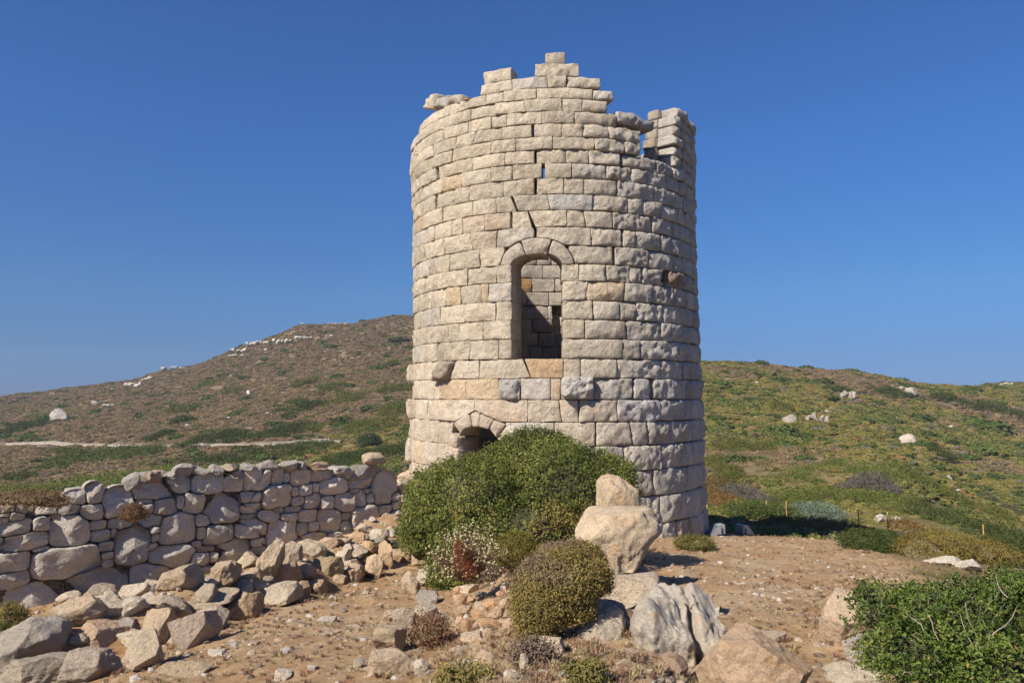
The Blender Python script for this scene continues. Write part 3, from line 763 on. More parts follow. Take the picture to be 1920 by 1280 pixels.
# ------------------------------------------------------------------ long dry-stone wall on the left
WP0 = P(0, 1140, 13.3); WP1 = P(748, 990, 18.6)
WA = np.array([WP0[0], WP0[1]]); WB = np.array([WP1[0], WP1[1]]); WD = (WB-WA); WL = np.hypot(*WD); WD = WD/WL
WN = np.array([WD[1], -WD[0]])                         # points to the path side
if WN[1] > 0: WN = -WN
def wall_sz(px, py):
    r = ray(px, py); a = np.array([[r[0], -WD[0]], [r[1], -WD[1]]]); t, s_ = np.linalg.solve(a, WA); return s_, r[2]*t, t
def wall_pt(s_, z, out=0.0): return np.array([WA[0]+WD[0]*s_+WN[0]*out, WA[1]+WD[1]*s_+WN[1]*out, z])
z4 = [(30, 370, 90, 42), (110, 375, 58, 42), (30, 402, 52, 26), (85, 412, 72, 46), (20, 432, 52, 40), (85, 475, 160, 85), (215, 457, 95, 65), (135, 538, 235, 100), (365, 487, 210, 175),
 (800, 285, 240, 80), (940, 243, 115, 88), (1080, 250, 160, 95), (1215, 245, 105, 75), (1335, 228, 132, 105), (400, 315, 120, 70), (487, 290, 90, 95), (625, 345, 165, 142), (360, 375, 110, 55), (480, 390, 130, 80),
 (860, 360, 115, 90), (940, 335, 45, 60), (1015, 338, 110, 105), (1160, 370, 185, 160), (770, 365, 60, 48), (755, 332, 90, 26), (625, 445, 120, 62), (795, 435, 110, 70), (510, 458, 90, 50), (925, 485, 190, 160),
 (1310, 310, 110, 60), (1305, 370, 105, 58), (1060, 430, 85, 60), (525, 512, 105, 60), (596, 490, 30, 60), (688, 570, 190, 190), (805, 482, 55, 40), (810, 520, 45, 42), (1050, 495, 45, 60), (1145, 505, 145, 110), (1305, 475, 165, 110),
 (555, 570, 88, 58), (560, 612, 72, 40), (790, 572, 70, 40), (885, 615, 240, 120), (1020, 555, 45, 30), (1052, 630, 112, 68), (1080, 582, 92, 34), (1210, 595, 200, 150), (1345, 545, 85, 45),
 (75, 650, 165, 120), (345, 650, 360, 180), (562, 655, 62, 50), (75, 745, 165, 110), (510, 745, 335, 140), (165, 830, 350, 160), (780, 710, 200, 130), (1010, 690, 70, 72), (1080, 710, 82, 70), (530, 850, 220, 100), (780, 810, 200, 90), (215, 580, 90, 26)]
z5_ = [(285, 228, 135, 105), (388, 212, 66, 76), (440, 212, 36, 50), (508, 212, 100, 72), (620, 200, 128, 50), (590, 262, 40, 48), (680, 250, 150, 92), (820, 232, 120, 66), (265, 310, 90, 60),
 (388, 305, 155, 130), (480, 283, 36, 45), (535, 273, 72, 56), (498, 330, 66, 46), (715, 192, 42, 26), (855, 278, 35, 25), (790, 278, 50, 26), (945, 275, 112, 150), (255, 365, 105, 58), (570, 330, 85, 82), (648, 340, 72, 70), (735, 335, 106, 96),
 (820, 320, 65, 90), (875, 315, 46, 50), (240, 410, 95, 26), (340, 410, 120, 66), (470, 375, 86, 34), (395, 378, 60, 30), (945, 375, 82, 50), (1000, 310, 45, 40), (1010, 350, 45, 40), (255, 470, 176, 110), (450, 415, 90, 46), (545, 407, 96, 70),
 (660, 430, 126, 126), (745, 410, 50, 44), (740, 460, 60, 60), (845, 415, 145, 130), (1000, 420, 50, 62), (940, 440, 60, 50), (420, 500, 166, 160), (515, 475, 70, 70), (580, 460, 60, 50), (150, 600, 190, 150), (290, 545, 86, 40), (290, 590, 90, 52),
 (580, 520, 130, 52), (720, 505, 120, 42), (900, 480, 150, 36), (60, 620, 60, 60), (390, 610, 120, 60), (250, 650, 120, 60), (480, 560, 110, 60), (650, 560, 110, 40)]
tops = [(700, 228, 110, 92, 4), (805, 208, 92, 62, 4), (900, 195, 62, 42, 4), (960, 168, 120, 64, 4), (1048, 175, 92, 56, 4), (1128, 178, 82, 76, 4), (1200, 156, 100, 36, 4), (1240, 190, 96, 60, 4), (1300, 152, 80, 34, 4),
 (340, 150, 120, 58, 5), (445, 152, 100, 66, 5), (515, 150, 56, 56, 5), (612, 148, 130, 40, 5), (600, 168, 110, 22, 5), (725, 174, 106, 62, 5), (850, 180, 182, 76, 5), (880, 114, 116, 66, 5)]
seeds = [(x/2.782, 820+y/2.782, w/2.782, h/2.782) for x, y, w, h in z4]+[(380+x/2.782, 820+y/2.782, w/2.782, h/2.782) for x, y, w, h in z5_]
S = []
for x, y, w, h in seeds:
    s0, z0, t0 = wall_sz(x, y); sl_, _, _ = wall_sz(x-w/2, y); sr_, _, _ = wall_sz(x+w/2, y)
    S.append([s0, z0, (sr_-sl_)/2, h/F*t0/2])
# continue out of frame on the left with random stones
rw = random.Random(4)
for k in range(26):
    S.append([rw.uniform(-3.0, -.4), rw.uniform(-3.8, -1.75), rw.uniform(.14, .36), rw.uniform(.1, .2)])
S = np.array(S)
TOPL = [wall_sz(x, y)[:2] for x, y in ((0, 948), (40, 950), (60, 962), (110, 960), (120, 925), (230, 925), (250, 905), (330, 882), (380, 888), (480, 878), (560, 890), (640, 882), (720, 885), (750, 900), (770, 950))]
def wtop(s_): return np.interp(s_, [t[0] for t in TOPL], [t[1] for t in TOPL])
def wbot(s_):
    p = wall_pt(0, 0); return float(ground(np.array([WA[0]+WD[0]*s_]), np.array([WA[1]+WD[1]*s_]))[0])
def metric(ps, pz, S_): 
    a = np.abs((ps[..., None]-S_[:, 0])/S_[:, 2]); b = np.abs((pz[..., None]-S_[:, 1])/S_[:, 3]); return (a**4+b**4)**(1/4)
# filler stones where the traced ones leave room
for it in range(420):
    s0 = rw.uniform(-3, WL-.05); z0 = rw.uniform(wbot(s0)-.1, float(wtop(s0))-.06)
    m = metric(np.array([s0]), np.array([z0]), S)[0]
    if m.min() > 1.28:
        k = rw.uniform(.05, .13)*min(1.6, m.min()-.5); S = np.vstack([S, [s0, z0, k*rw.uniform(1.1, 1.9), k]])
wall = empty('stone_wall', (float(WA[0]), float(WA[1]), wbot(0)))
tag(wall, 'long grey dry-stone wall of fitted boulders and small stones, left of the tower', 'wall')
worg = np.array(wall.location)
ang = np.linspace(0, 2*pi, 34, endpoint=False)
wparts = []
for i, (s0, z0, a, b) in enumerate(S):
    near = np.where((np.abs(S[:, 0]-s0) < S[:, 2]+a*2+.3) & (np.abs(S[:, 1]-z0) < S[:, 3]+b*2+.3))[0]; near = near[near != i]
    dirs = np.stack([np.cos(ang)*a, np.sin(ang)*b], 1); sc = np.linspace(.2, 1.46, 52)
    ps = s0+dirs[:, None, 0]*sc; pz = z0+dirs[:, None, 1]*sc
    own = metric(ps, pz, S[i:i+1])[..., 0]
    lim_ = 1.42
    bad = own > lim_
    if len(near): bad |= metric(ps, pz, S[near]).min(-1) < own
    k = np.where(bad.any(1), bad.argmax(1), 51); rad = sc[np.maximum(k-1, 0)]
    rad = (rad*4+np.roll(rad, 1)+np.roll(rad, -1))/6
    rr = random.Random(i*3+1); size = min(a, b)
    rings = [(0.0, 1.0), (.25, 1.0), (.5, .99), (.7, .96), (.84, .88), (.93, .66), (.98, .30), (1.0, -.15), (1.003, -.35)]
    gapm = .007
    verts = []; proud_ = rr.uniform(-.02, .05); bul = min(.10, size*.5)*rr.uniform(.7, 1.15)
    tx, tz = rr.uniform(-.12, .12), rr.uniform(-.1, .16)
    cuts = [(rr.uniform(-.45, .45), rr.uniform(-.5, .5), rr.uniform(.7, 1.1)) for _ in range(3)]
    for (t_, hgt) in rings[1:]:
        L = np.hypot(dirs[:, 0]*rad, dirs[:, 1]*rad); q = rad*t_*(1-gapm/np.maximum(L, .02))
        x = dirs[:, 0]*q; z = dirs[:, 1]*q
        nz_ = (.018+.05*size)*fbm(np.stack([x*5+i, z*5, np.full_like(x, i*.7)], -1), 3, 8)+.012*(.3-np.abs(fbm(np.stack([x*9+i, z*9, np.full_like(x, i*.3)], -1), 3, 9)))*2+.016*fbm(np.stack([x*18+i, z*18, np.full_like(x, i*.7)], -1), 2, 8)
        out = bul*hgt+proud_+nz_*(1 if hgt > 0 else .3)+x*tx+z*tz
        if hgt > .2:
            for (cx_, cz_, co_) in cuts: out = np.minimum(out, proud_+bul*co_+cx_*x+cz_*z+.4*nz_)
        if t_ > 1.0: out = out*0-.16
        verts.append(np.stack([WA[0]+WD[0]*(s0+x)+WN[0]*out, WA[1]+WD[1]*(s0+x)+WN[1]*out, z0+z], 1))
    cpt = wall_pt(s0, z0, bul+proud_)[None]; bpt = wall_pt(s0, z0, -.18)[None]
    n = len(ang); nr = len(verts); V = np.concatenate(verts+[cpt, bpt]); ci_, bi_ = n*nr, n*nr+1
    a0 = np.arange(n); a1 = (a0+1) % n
    f4 = np.concatenate([np.stack([r_*n+a0, (r_+1)*n+a0, (r_+1)*n+a1, r_*n+a1], 1) for r_ in range(nr-1)])
    f3 = np.concatenate([np.stack([np.full(n, ci_), a0, a1], 1), np.stack([np.full(n, bi_), (nr-1)*n+a1, (nr-1)*n+a0], 1)])
    far_ = float(sstep((s0-2)/7))
    c = np.array([.66, .62, .54])*(1-far_)+np.array([.71, .62, .49])*far_; c = c*rr.uniform(.82, 1.15)
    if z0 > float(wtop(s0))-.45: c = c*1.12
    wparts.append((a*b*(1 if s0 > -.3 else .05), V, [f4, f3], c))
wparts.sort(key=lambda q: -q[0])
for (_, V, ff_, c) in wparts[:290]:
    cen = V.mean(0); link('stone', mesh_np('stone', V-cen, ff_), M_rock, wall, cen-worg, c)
if len(wparts) > 290:
    vv, f4s, f3s, cc, bs = [], [], [], [], 0
    for (_, V, ff_, c) in wparts[290:]:
        vv.append(V-worg); f4s.append(ff_[0]+bs); f3s.append(ff_[1]+bs); cc.append(np.tile(c, (len(V), 1))); bs += len(V)
    me = mesh_np('small_stones', np.concatenate(vv), [np.concatenate(f4s), np.concatenate(f3s)]); set_col(me, np.concatenate(cc)); tag(link('small_stones', me, M_rock_bulk, wall), kind='stuff')
# earth and rubble core of the wall
ss_ = np.linspace(-3.2, WL+.1, 60); V = []
for s_ in ss_:
    t_, b_ = float(wtop(s_)), wbot(s_)-.4; jit = .04*sin(s_*5)
    for (o_, z_) in ((-.07, b_), (-.07, t_-.10+jit), (-.30, t_-.04+jit), (-.62, t_-.10-jit), (-.70, b_-1.5)): V.append(wall_pt(s_, z_, o_)-worg)
q = np.arange(60*5).reshape(60, 5); f = np.stack([q[:-1, :-1], q[1:, :-1], q[1:, 1:], q[:-1, 1:]], -1).reshape(-1, 4)
tag(link('earth_fill', mesh_np('earth_fill', np.array(V), [f, np.array([q[-1, ::-1]])[:, :5]]), M_rubcore, wall), kind='stuff')
# cap stones of the wall (built in, so parts of it)
def wall_cap(x, y, w, h, back=.05, col=None, block=.45):
    s0, z0, t0 = wall_sz(x, y); r = random.Random(int(x*7+y)); wm = (wall_sz(x+w/2, y)[0]-wall_sz(x-w/2, y)[0])/2*1.03; hm = h/F*t0/2*1.08
    v, f = rock_verts(int(x*3+y*7), 3, block, 9, 1.0); v = v*np.array([wm, r.uniform(.16, .26), hm])
    a = atan2(WD[1], WD[0]); v = v@rot_m(0, 0, a).T; c = wall_pt(s0, z0, -back)
    if col is None: col = np.array([.47, .43, .37])*r.uniform(.85, 1.12)
    link('cap_stone', mesh_np('cap_stone', v, f), M_rock, wall, c-worg, col)
for (x, y, w, h, k) in tops:
    col = {(805, 4): (.46, .32, .22), (612, 5): (.52, .38, .25), (600, 5): (.50, .36, .24), (880, 5): (.56, .44, .30), (1200, 4): (.52, .41, .29)}.get((x, k))
    wall_cap((380 if k == 5 else 0)+x/2.782, 820+y/2.782, w/2.782, h/2.782, col=col, block=.8 if (x, k) in ((880, 5), (850, 5)) else .4)
rc = random.Random(9)
for k in range(46):                    # the uneven inner edge of the wall top
    s_ = rc.uniform(-3, WL); x = wall_pt(s_, float(wtop(s_))-.03+rc.uniform(-.02, .05), -rc.uniform(.25, .6))
    v, f = rock_verts(3000+k, 2, .4, 8, 1.0); v = v*np.array([rc.uniform(.12, .3), rc.uniform(.12, .2), rc.uniform(.07, .14)])@rot_m(0, 0, rc.uniform(0, 3)).T
    link('cap_stone', mesh_np('cap_stone', v, f), M_rock, wall, x-worg, np.array([.47, .42, .36])*rc.uniform(.8, 1.15))

# ------------------------------------------------------------------ loose rocks
def s4(x, y, w, h): return x/2.782, 820+y/2.782, w/2.782, h/2.782
def s5(x, y, w, h): return 380+x/2.782, 820+y/2.782, w/2.782, h/2.782
def s6(x, y, w, h): return 700+x/2.667, 800+y/2.667, w/2.667, h/2.667
grey = (0.372, 0.349, 0.321); tan_ = (0.465, 0.381, 0.288); pink = (0.484, 0.372, 0.279); pale_ = (0.512, 0.465, 0.400); orange = (0.493, 0.326, 0.186)
RG = 'loose stones heaped below the long wall'
near_rocks = [
 (s4(160, 1090, 350, 250), 'broad flat grey boulder sunk in the ground at the left edge', dict(col=grey, sub=4, rough=1.3, facets=6)),
 (s4(190, 1240, 380, 200), 'grey-tan boulder cut off by the bottom left corner of the view', dict(col=(.42, .38, .33), sub=4, rough=1.3)),
 (s4(425, 915, 270, 190), 'large tan wedge-shaped rock at the left of the rubble heap, behind the orange-faced stone', dict(col=tan_, sub=4)),
 (s4(510, 850, 185, 140), 'brown humped stone directly behind the large tan wedge at the wall foot', dict(col=(.42, .35, .27))),
 (s4(370, 832, 115, 60), 'thin pale slab touching the wall foot, leftmost of the heap', dict(col=pale_, block=.8)),
 (s4(508, 1040, 250, 165), 'orange-faced blocky rock in the near rubble, with a flat sloping top', dict(col=pink, sub=4, block=.7, roll=-10)),
 (s4(470, 1195, 280, 175), 'dark-sided grey slab in front of the orange-faced rock, at the bottom edge', dict(col=(.40, .35, .30), sub=4, block=.8, rough=1.4)),
 (s4(705, 805, 160, 82), 'smooth white rounded stone on the heap below the wall, second from the tan dome', dict(col=pale_, block=.25)),
 (s4(790, 785, 110, 75), 'white stone wedged between the smooth rounded one and the tan dome-shaped rock', dict(col=pale_, block=.3)),
 (s4(685, 890, 175, 115), 'pale stone tilted to the right under the smooth white one', dict(col=pale_, block=.5, roll=-25)),
 (s4(655, 975, 150, 95), 'angular grey stone right of the orange-faced block', dict(col=grey, block=.6)),
 (s4(940, 740, 205, 145), 'tan dome-shaped rock standing highest in the left half of the heap', dict(col=tan_, sub=4, block=.35)),
 (s4(840, 860, 120, 70), 'brown angular stone below the tan dome-shaped rock', dict(col=(.42, .36, .29))),
 (s4(820, 985, 175, 170), 'upright tan slab leaning behind the long tilted rock', dict(col=tan_, block=.6)),
 (s4(760, 1120, 240, 215), 'long tilted tan rock with a rounded lower end, nearest the path on the left', dict(col=(.50, .43, .34), sub=4, roll=-38, block=.55)),
 (s4(1000, 1015, 250, 195), 'large grey-pink slab leaning on the heap, its face turned to the path', dict(col=(.46, .39, .33), sub=4, roll=-28, block=.7)),
 (s4(1110, 955, 160, 125), 'pale triangular slab behind the large leaning grey-pink one', dict(col=(.47, .41, .34), block=.7, roll=-15)),
 (s4(1035, 848, 370, 95), 'long flat tan slab across the top of the heap, carrying a terracotta shard', dict(col=(.50, .42, .33), sub=4, block=.75, roll=-8)),
 (s4(1168, 720, 150, 135), 'rough round brown stone upright near the middle of the heap', dict(col=(.44, .35, .26), block=.25, rough=1.5)),
 (s4(1295, 640, 118, 90), 'smooth egg-shaped grey-tan stone leaning against the tall upright rock', dict(col=(.47, .42, .34), block=.2, roll=-20)),
 (s4(1300, 742, 130, 112), 'brown stone between the rough round one and the tall upright rock', dict(col=(.44, .36, .27), block=.4)),
 (s4(1265, 787, 108, 82), 'small pale faceted stone on top of the dark-ended block', dict(col=pale_, block=.5)),
 (s4(1262, 893, 190, 145), 'squared block with a dark split left end at the path edge', dict(col=(.45, .34, .23), block=.85, rough=1.4, sub=4)),
 (s5(345, 662, 130, 195), 'tall upright tan rock leaning right, the tallest of the heap', dict(col=(.52, .43, .33), sub=4, block=.5, roll=12)),
 (s5(440, 715, 145, 120), 'wedge-shaped pink-tan rock at the right foot of the tall upright one', dict(col=pink, block=.6, roll=-25)),
 (s5(540, 702, 112, 90), 'small squarish tan stone next to the greenish block', dict(col=tan_, block=.7)),
 (s5(465, 605, 130, 130), 'rounded brown-grey rock behind the tall upright one', dict(col=(.43, .36, .29), block=.3)),
 (s5(560, 590, 175, 130), 'big smooth tan boulder in the second row of the heap', dict(col=(.50, .42, .33), block=.3, roll=20)),
 (s5(650, 550, 142, 52), 'flat pink-tan slab at the back of the heap', dict(col=pink, block=.6)),
 (s5(793, 520, 112, 58), 'orange-tan flat-topped stone at the back near the far end of the heap', dict(col=(.55, .40, .27), block=.6)),
 (s5(900, 525, 102, 46), 'flat grey stone behind the far end of the heap', dict(col=(.46, .43, .38), block=.7)),
 (s5(735, 545, 92, 42), 'low brownish stone beside the orange-tan flat-topped one', dict(col=(.45, .38, .30))),
 (s5(660, 682, 155, 112), 'squared greenish-brown block in the middle of the row', dict(col=(.40, .34, .23), block=.95, facets=4, sub=4)),
 (s5(735, 620, 95, 72), 'pale squared stone just behind the greenish-brown block', dict(col=pale_, block=.85, facets=4)),
 (s5(815, 602, 102, 80), 'rounded grey stone in the back row right of the pale squared one', dict(col=(.46, .40, .34), block=.35)),
 (s5(858, 572, 108, 82), 'orange blocky stone above the far upright stones', dict(col=(.55, .40, .26), block=.7)),
 (s5(948, 612, 82, 125), 'upright narrow orange-tan stone near the far end of the row', dict(col=(.53, .40, .28), block=.8)),
 (s5(1035, 622, 108, 82), 'brown rounded stone at the far end of the row, beside the great bush', dict(col=(.42, .31, .22), block=.3)),
 (s5(1006, 565, 58, 42), 'small cream stone resting behind the last brown one', dict(col=pale_, block=.3)),
 (s5(985, 490, 56, 46), 'small whitish stone against the wall foot under the bush', dict(col=(.55, .52, .47), block=.3)),
 (s5(385, 828, 230, 118), 'long pale squared block lying at the path edge', dict(col=(.52, .46, .38), block=.9, facets=4, sub=4, roll=-6)),
 (s5(520, 790, 78, 85), 'brown stone between the long pale block and the reddish one', dict(col=(.42, .32, .22))),
 (s5(600, 778, 105, 82), 'reddish-brown low stone under the greenish block', dict(col=(.46, .35, .26))),
 (s5(785, 710, 115, 92), 'pink-tan leaning wedge between the greenish block and the square upright one', dict(col=pink, block=.6, roll=-20)),
 (s5(705, 745, 100, 62), 'low tan stone half buried before the pink-tan leaning wedge', dict(col=tan_, block=.4)),
 (s5(890, 680, 104, 118), 'square upright pink-tan block facing the path', dict(col=(.55, .43, .32), block=.95, facets=4)),
]
for (x, y, w, h), lab, kw in near_rocks: rock(x, y, w*1.08, h*1.10, lab, RG, **kw)
near2 = [
 (s5(1130, 635, 90, 90), 'rounded tan rock at the top of the right edge of the left path', 'path-side rocks under the bush', dict(col=tan_, block=.3)),
 (s5(1172, 735, 125, 110), 'pale squared rock under the left end of the great bush', 'path-side rocks under the bush', dict(col=pale_, block=.8)),
 (s5(1080, 765, 110, 120), 'sloping tan rock bedded in the bank left of the pale squared one', 'path-side rocks under the bush', dict(col=tan_, block=.4)),
 (s5(1155, 845, 140, 75), 'flat grey slab lying on the bank below the pale squared rock', 'path-side rocks under the bush', dict(col=grey, block=.6)),
 (s5(1165, 925, 160, 115), 'broken grey-tan rock under the flat grey slab', 'path-side rocks under the bush', dict(col=(.45, .40, .34))),
 (s5(1062, 948, 135, 115), 'angular grey-tan rock with a pointed top on the right edge of the left path', 'path-side rocks under the bush', dict(col=(.46, .40, .33), block=.6)),
 (s5(970, 935, 80, 60), 'small tan rock at the left of the pointed one', 'path-side rocks under the bush', dict(col=tan_)),
 (s5(1075, 1020, 90, 80), 'small brown rock behind the squared tan block', 'path-side rocks under the bush', dict(col=(.44, .37, .29))),
 (s5(982, 1055, 155, 135), 'squared tan block sitting on a long flat rock in the left path', 'path-side rocks under the bush', dict(col=tan_, block=.85, sub=4, facets=5)),
 (s5(990, 1178, 235, 145), 'long flat tan rock carrying the squared block', 'path-side rocks under the bush', dict(col=(.52, .42, .32), block=.7, sub=4)),
 (s5(1148, 1205, 92, 98), 'small pointed pale rock right of the long flat one', 'path-side rocks under the bush', dict(col=pale_, block=.5, roll=-25)),
 (s5(640, 957, 110, 38), 'flat pale stone lying alone in the middle of the left path', None, dict(col=pale_, block=.5)),
 (s5(415, 1245, 95, 55), 'white knobbly stone at the bottom of the left path', None, dict(col=(.58, .54, .48), block=.3, rough=1.5)),
 (s5(570, 1200, 56, 32), 'small white stone right of the knobbly one in the left path', None, dict(col=(.56, .52, .46))),
 (s4(1130, 1125, 100, 42), 'thin white flake of stone in the path beside the leaning slab', None, dict(col=(.58, .56, .52))),
 (s4(950, 1225, 300, 75), 'flat tan outcrop flush with the soil at the bottom of the left path', None, dict(col=tan_, block=.5, sub=4, sink=.5)),
 (s5(815, 1180, 60, 50), 'small pale stone by the long flat rock in the left path', None, dict(col=pale_)),
 ((1164, 972, 84, 142), 'flat-topped tan rock between the great boulder and the bush, against the tower', 'boulders on the ruined bank', dict(col=(.54, .44, .33), sub=4, block=.9, facets=3, d=10.0, roll=-4)),
 (s6(1305, 735, 210, 85), 'grey slab the great boulder rests on', 'boulders on the ruined bank', dict(col=grey, block=.7, d=7.5)),
 (s6(1268, 828, 350, 150), 'broad pale flat-topped block in front of the great boulder', 'boulders on the ruined bank', dict(col=(.54, .46, .37), sub=4, block=.85, facets=5, d=6.35)),
 (s6(1165, 930, 210, 110), 'orange-tan rock under the broad flat-topped block', 'boulders on the ruined bank', dict(col=pink, block=.5, d=5.95)),
 (s6(1145, 1032, 270, 180), 'white-grey fractured rock beside the heath cushion', 'boulders on the ruined bank', dict(col=(.52, .48, .43), sub=4, block=.6, rough=1.6, d=5.2)),
 (s6(1110, 1152, 150, 62), 'small flat grey stone beneath the white-grey fractured rock', 'boulders on the ruined bank', dict(col=(.46, .42, .38), block=.5, d=4.8)),
 (s6(1050, 1085, 150, 90), 'tan stone left of the white-grey fractured rock', 'boulders on the ruined bank', dict(col=tan_, d=5.25)),
 (s6(890, 1115, 170, 115), 'pale crumbly rock at the foot of the heath cushion', 'boulders on the ruined bank', dict(col=(.55, .47, .38), rough=1.8)),
 (s6(965, 1042, 95, 50), 'small pale rock between the heath cushion and the fractured rock', 'boulders on the ruined bank', dict(col=pale_, rough=1.5)),
 (s6(1315, 1225, 170, 150), 'orange-tan rock at the left foot of the huge furrowed boulder', 'boulders on the ruined bank', dict(col=(.54, .38, .26), sub=4, d=4.9)),
 (s6(760, 1185, 60, 75), 'small upright pale stone in the dry grass of the bank', None, dict(col=pale_)),
 (s6(455, 1112, 80, 42), 'small brown stone in the dry grass below the retaining wall', None, dict(col=(.42, .36, .29))),
 (s6(720, 1137, 52, 42), 'tiny white stone on the bank below the heath cushion', None, dict(col=(.58, .55, .50))),
 (s6(430, 1195, 110, 42), 'flat pale stone low on the bank near the bottom of the view', None, dict(col=pale_, rough=1.4)),
 (s6(700, 1250, 95, 60), 'white-tan stone on the bank at the bottom of the view', None, dict(col=(.55, .48, .40), rough=1.5)),
 ((1402, 1258, 220, 170), 'smooth orange-tan boulder at the bottom edge right of the furrowed one', 'boulders on the ruined bank', dict(col=(.53, .40, .29), sub=5, block=.4, d=4.5, roll=22)),
 ((1574, 1166, 98, 108), 'smooth tan boulder half hidden by the near right bush', 'rocks at the near right bush', dict(col=(.55, .44, .34), sub=4, block=.3)),
 ((1628, 1222, 110, 66), 'grey-white jagged rock low under the near right bush', 'rocks at the near right bush', dict(col=(.50, .47, .43), sub=4, rough=1.8)),
 ((1605, 1268, 110, 46), 'pale rock at the bottom edge left of the near right bush', 'rocks at the near right bush', dict(col=pale_, sub=4, rough=1.4)),
 ((1425, 1198, 100, 28), 'flat tan ledge of bedrock in the right path near the furrowed boulder', None, dict(col=(.50, .42, .34), rough=1.4)),
 ((1570, 1003, 62, 12), 'long white flat rock at the edge of the knoll', 'pale rocks along the edge of the knoll', dict(col=(.55, .52, .47), block=.6)),
 ((1595, 1014, 50, 16), 'grey-white rock at the right end of the long flat one', 'pale rocks along the edge of the knoll', dict(col=(.53, .5, .46), rough=1.5)),
 ((1508, 991, 28, 6), 'small white slab among the orange cushions', 'pale rocks along the edge of the knoll', dict(col=(.57, .54, .5))),
 ((1775, 1052, 70, 20), 'broad white rock on the knoll edge above the near right bush', 'pale rocks along the edge of the knoll', dict(col=(.56, .53, .48), rough=1.5)),
 ((1808, 1060, 50, 22), 'white rock right of the broad one on the knoll edge', 'pale rocks along the edge of the knoll', dict(col=(.56, .53, .48), rough=1.5)),
 ((1652, 972, 26, 16), 'grey rock down the slope behind the fence posts', 'pale rocks along the edge of the knoll', dict(col=(.5, .48, .45))),
 ((1678, 976, 18, 14), 'small grey rock right of the one behind the fence posts', 'pale rocks along the edge of the knoll', dict(col=(.5, .48, .45))),
 ((745, 915, 60, 36), 'tan rubble stone between the wall end and the tower', 'stones between wall and tower', dict(col=tan_)),
 ((722, 925, 40, 26), 'small tan stone by the end of the wall', 'stones between wall and tower', dict(col=tan_)),
 ((778, 902, 60, 40), 'pink-tan stone at the left foot of the tower', 'stones between wall and tower', dict(col=pink)),
 ((805, 888, 40, 24), 'small pale stone touching the tower foot above the bush', 'stones between wall and tower', dict(col=pale_)),
 ((748, 945, 44, 34), 'brown stone behind the left end of the great bush', 'stones between wall and tower', dict(col=(.45, .36, .27))),
]
for (x, y, w, h), lab, grp, kw in near2: rock(x, y, w*1.05, h*1.08, lab, grp, **kw)
rx_ = random.Random(77); L_ = np.array(RUBBLE); seen = set()
big = [(o.location.copy(), o['label']) for o in COL.objects if o.get('group') == RG]
def short(l):
    for w_ in (',', ' at ', ' behind', ' in ', ' on ', ' below', ' with', ' leaning', ' lying', ' standing', ' touching', ' directly', ' upright', ' between', ' next', ' resting', ' against', ' wedged', ' facing', ' near', ' beside', ' cut', ' sunk', ' under', ' carrying', ' across', ' tilted', ' right', ' above', ' half'): l = l.split(w_)[0]
    return l
for k in range(64):
    i_ = rx_.choice([0, 0, 0, 1, 1, 2, 3, 4]); t_ = rx_.random(); c_ = L_[i_]*(1-t_)+L_[i_+1]*t_; x_, y_ = c_[0]+rx_.gauss(0, .42), c_[1]+rx_.gauss(0, .42); sz_ = rx_.uniform(.08, .21); z_ = gz(x_, y_)+sz_*.35
    nb_ = min(big, key=lambda b: (b[0][0]-x_)**2+(b[0][1]-y_)**2); dx_, dy_ = x_-nb_[0][0], y_-nb_[0][1]
    side = ('right of' if dx_ > 0 else 'left of') if abs(dx_) > abs(dy_) else ('behind' if dy_ > 0 else 'in front of'); lab = 'small broken stone just %s the %s' % (side, short(nb_[1]))
    if lab in seen or proj(x_, y_, z_)[0] < -20: continue
    seen.add(lab)
    v, f = rock_verts(7000+k, 3, rx_.uniform(.3, .8), 10, 1.2); v = v*np.array([sz_*rx_.uniform(1, 1.5), sz_, sz_*rx_.uniform(.6, .9)])@rot_m(rx_.uniform(-.4, .4), rx_.uniform(-.4, .4), rx_.uniform(0, 3)).T
    o_ = link('rock', mesh_np('rock', v, f), M_rock, None, (x_, y_, z_), tuple(np.array([.64, .53, .39])*rx_.uniform(.8, 1.15))); tag(o_, lab, 'rock', 'small rubble stones in the heap below the wall')
# great boulder: flat sloping top, undercut towards its foot
def carve(o, fn):
    me = o.data; n = len(me.vertices); a = np.empty(n*3, np.float32); me.vertices.foreach_get('co', a); a = a.reshape(-1, 3).astype(float)
    a = fn(a); me.vertices.foreach_set('co', a.astype(np.float32).ravel()); me.update()
gb = rock(1142, 1006, 184, 130, 'great tan boulder with a flat top perched on the bank in front of the tower', 'boulders on the ruined bank', d=7.6, block=.45, sub=5, col=(.50, .415, .315), mat=M_bigrock, rough=.9, facets=0, depth=.42, yaw=.15, seed=4242)
def under(a):
    h = np.abs(a[:, 2]).max(); t = (a[:, 2]/h)
    k = np.clip(1-.92*np.clip(-t+.15, 0, 1)**1.1, .2, 1); a[:, 0] = a[:, 0]*k+.26*np.clip(-t, 0, 1)*np.abs(a[:, 0]).max()
    top_ = h*(.62+.10*a[:, 0]/np.abs(a[:, 0]).max()); a[:, 2] = np.where(a[:, 2] > top_, top_+(a[:, 2]-top_)*.22, a[:, 2])*1.12; a[:, 2] += .0
    return a
carve(gb, under)
hb = rock(1272, 1222, 178, 200, 'huge grey-white deeply furrowed boulder in the foreground, right of the heath cushion', 'boulders on the ruined bank', d=5.0, block=.7, sub=5, col=(.43, .40, .36), mat=M_bigrock, rough=1.5, facets=-3, depth=.42, seed=777)
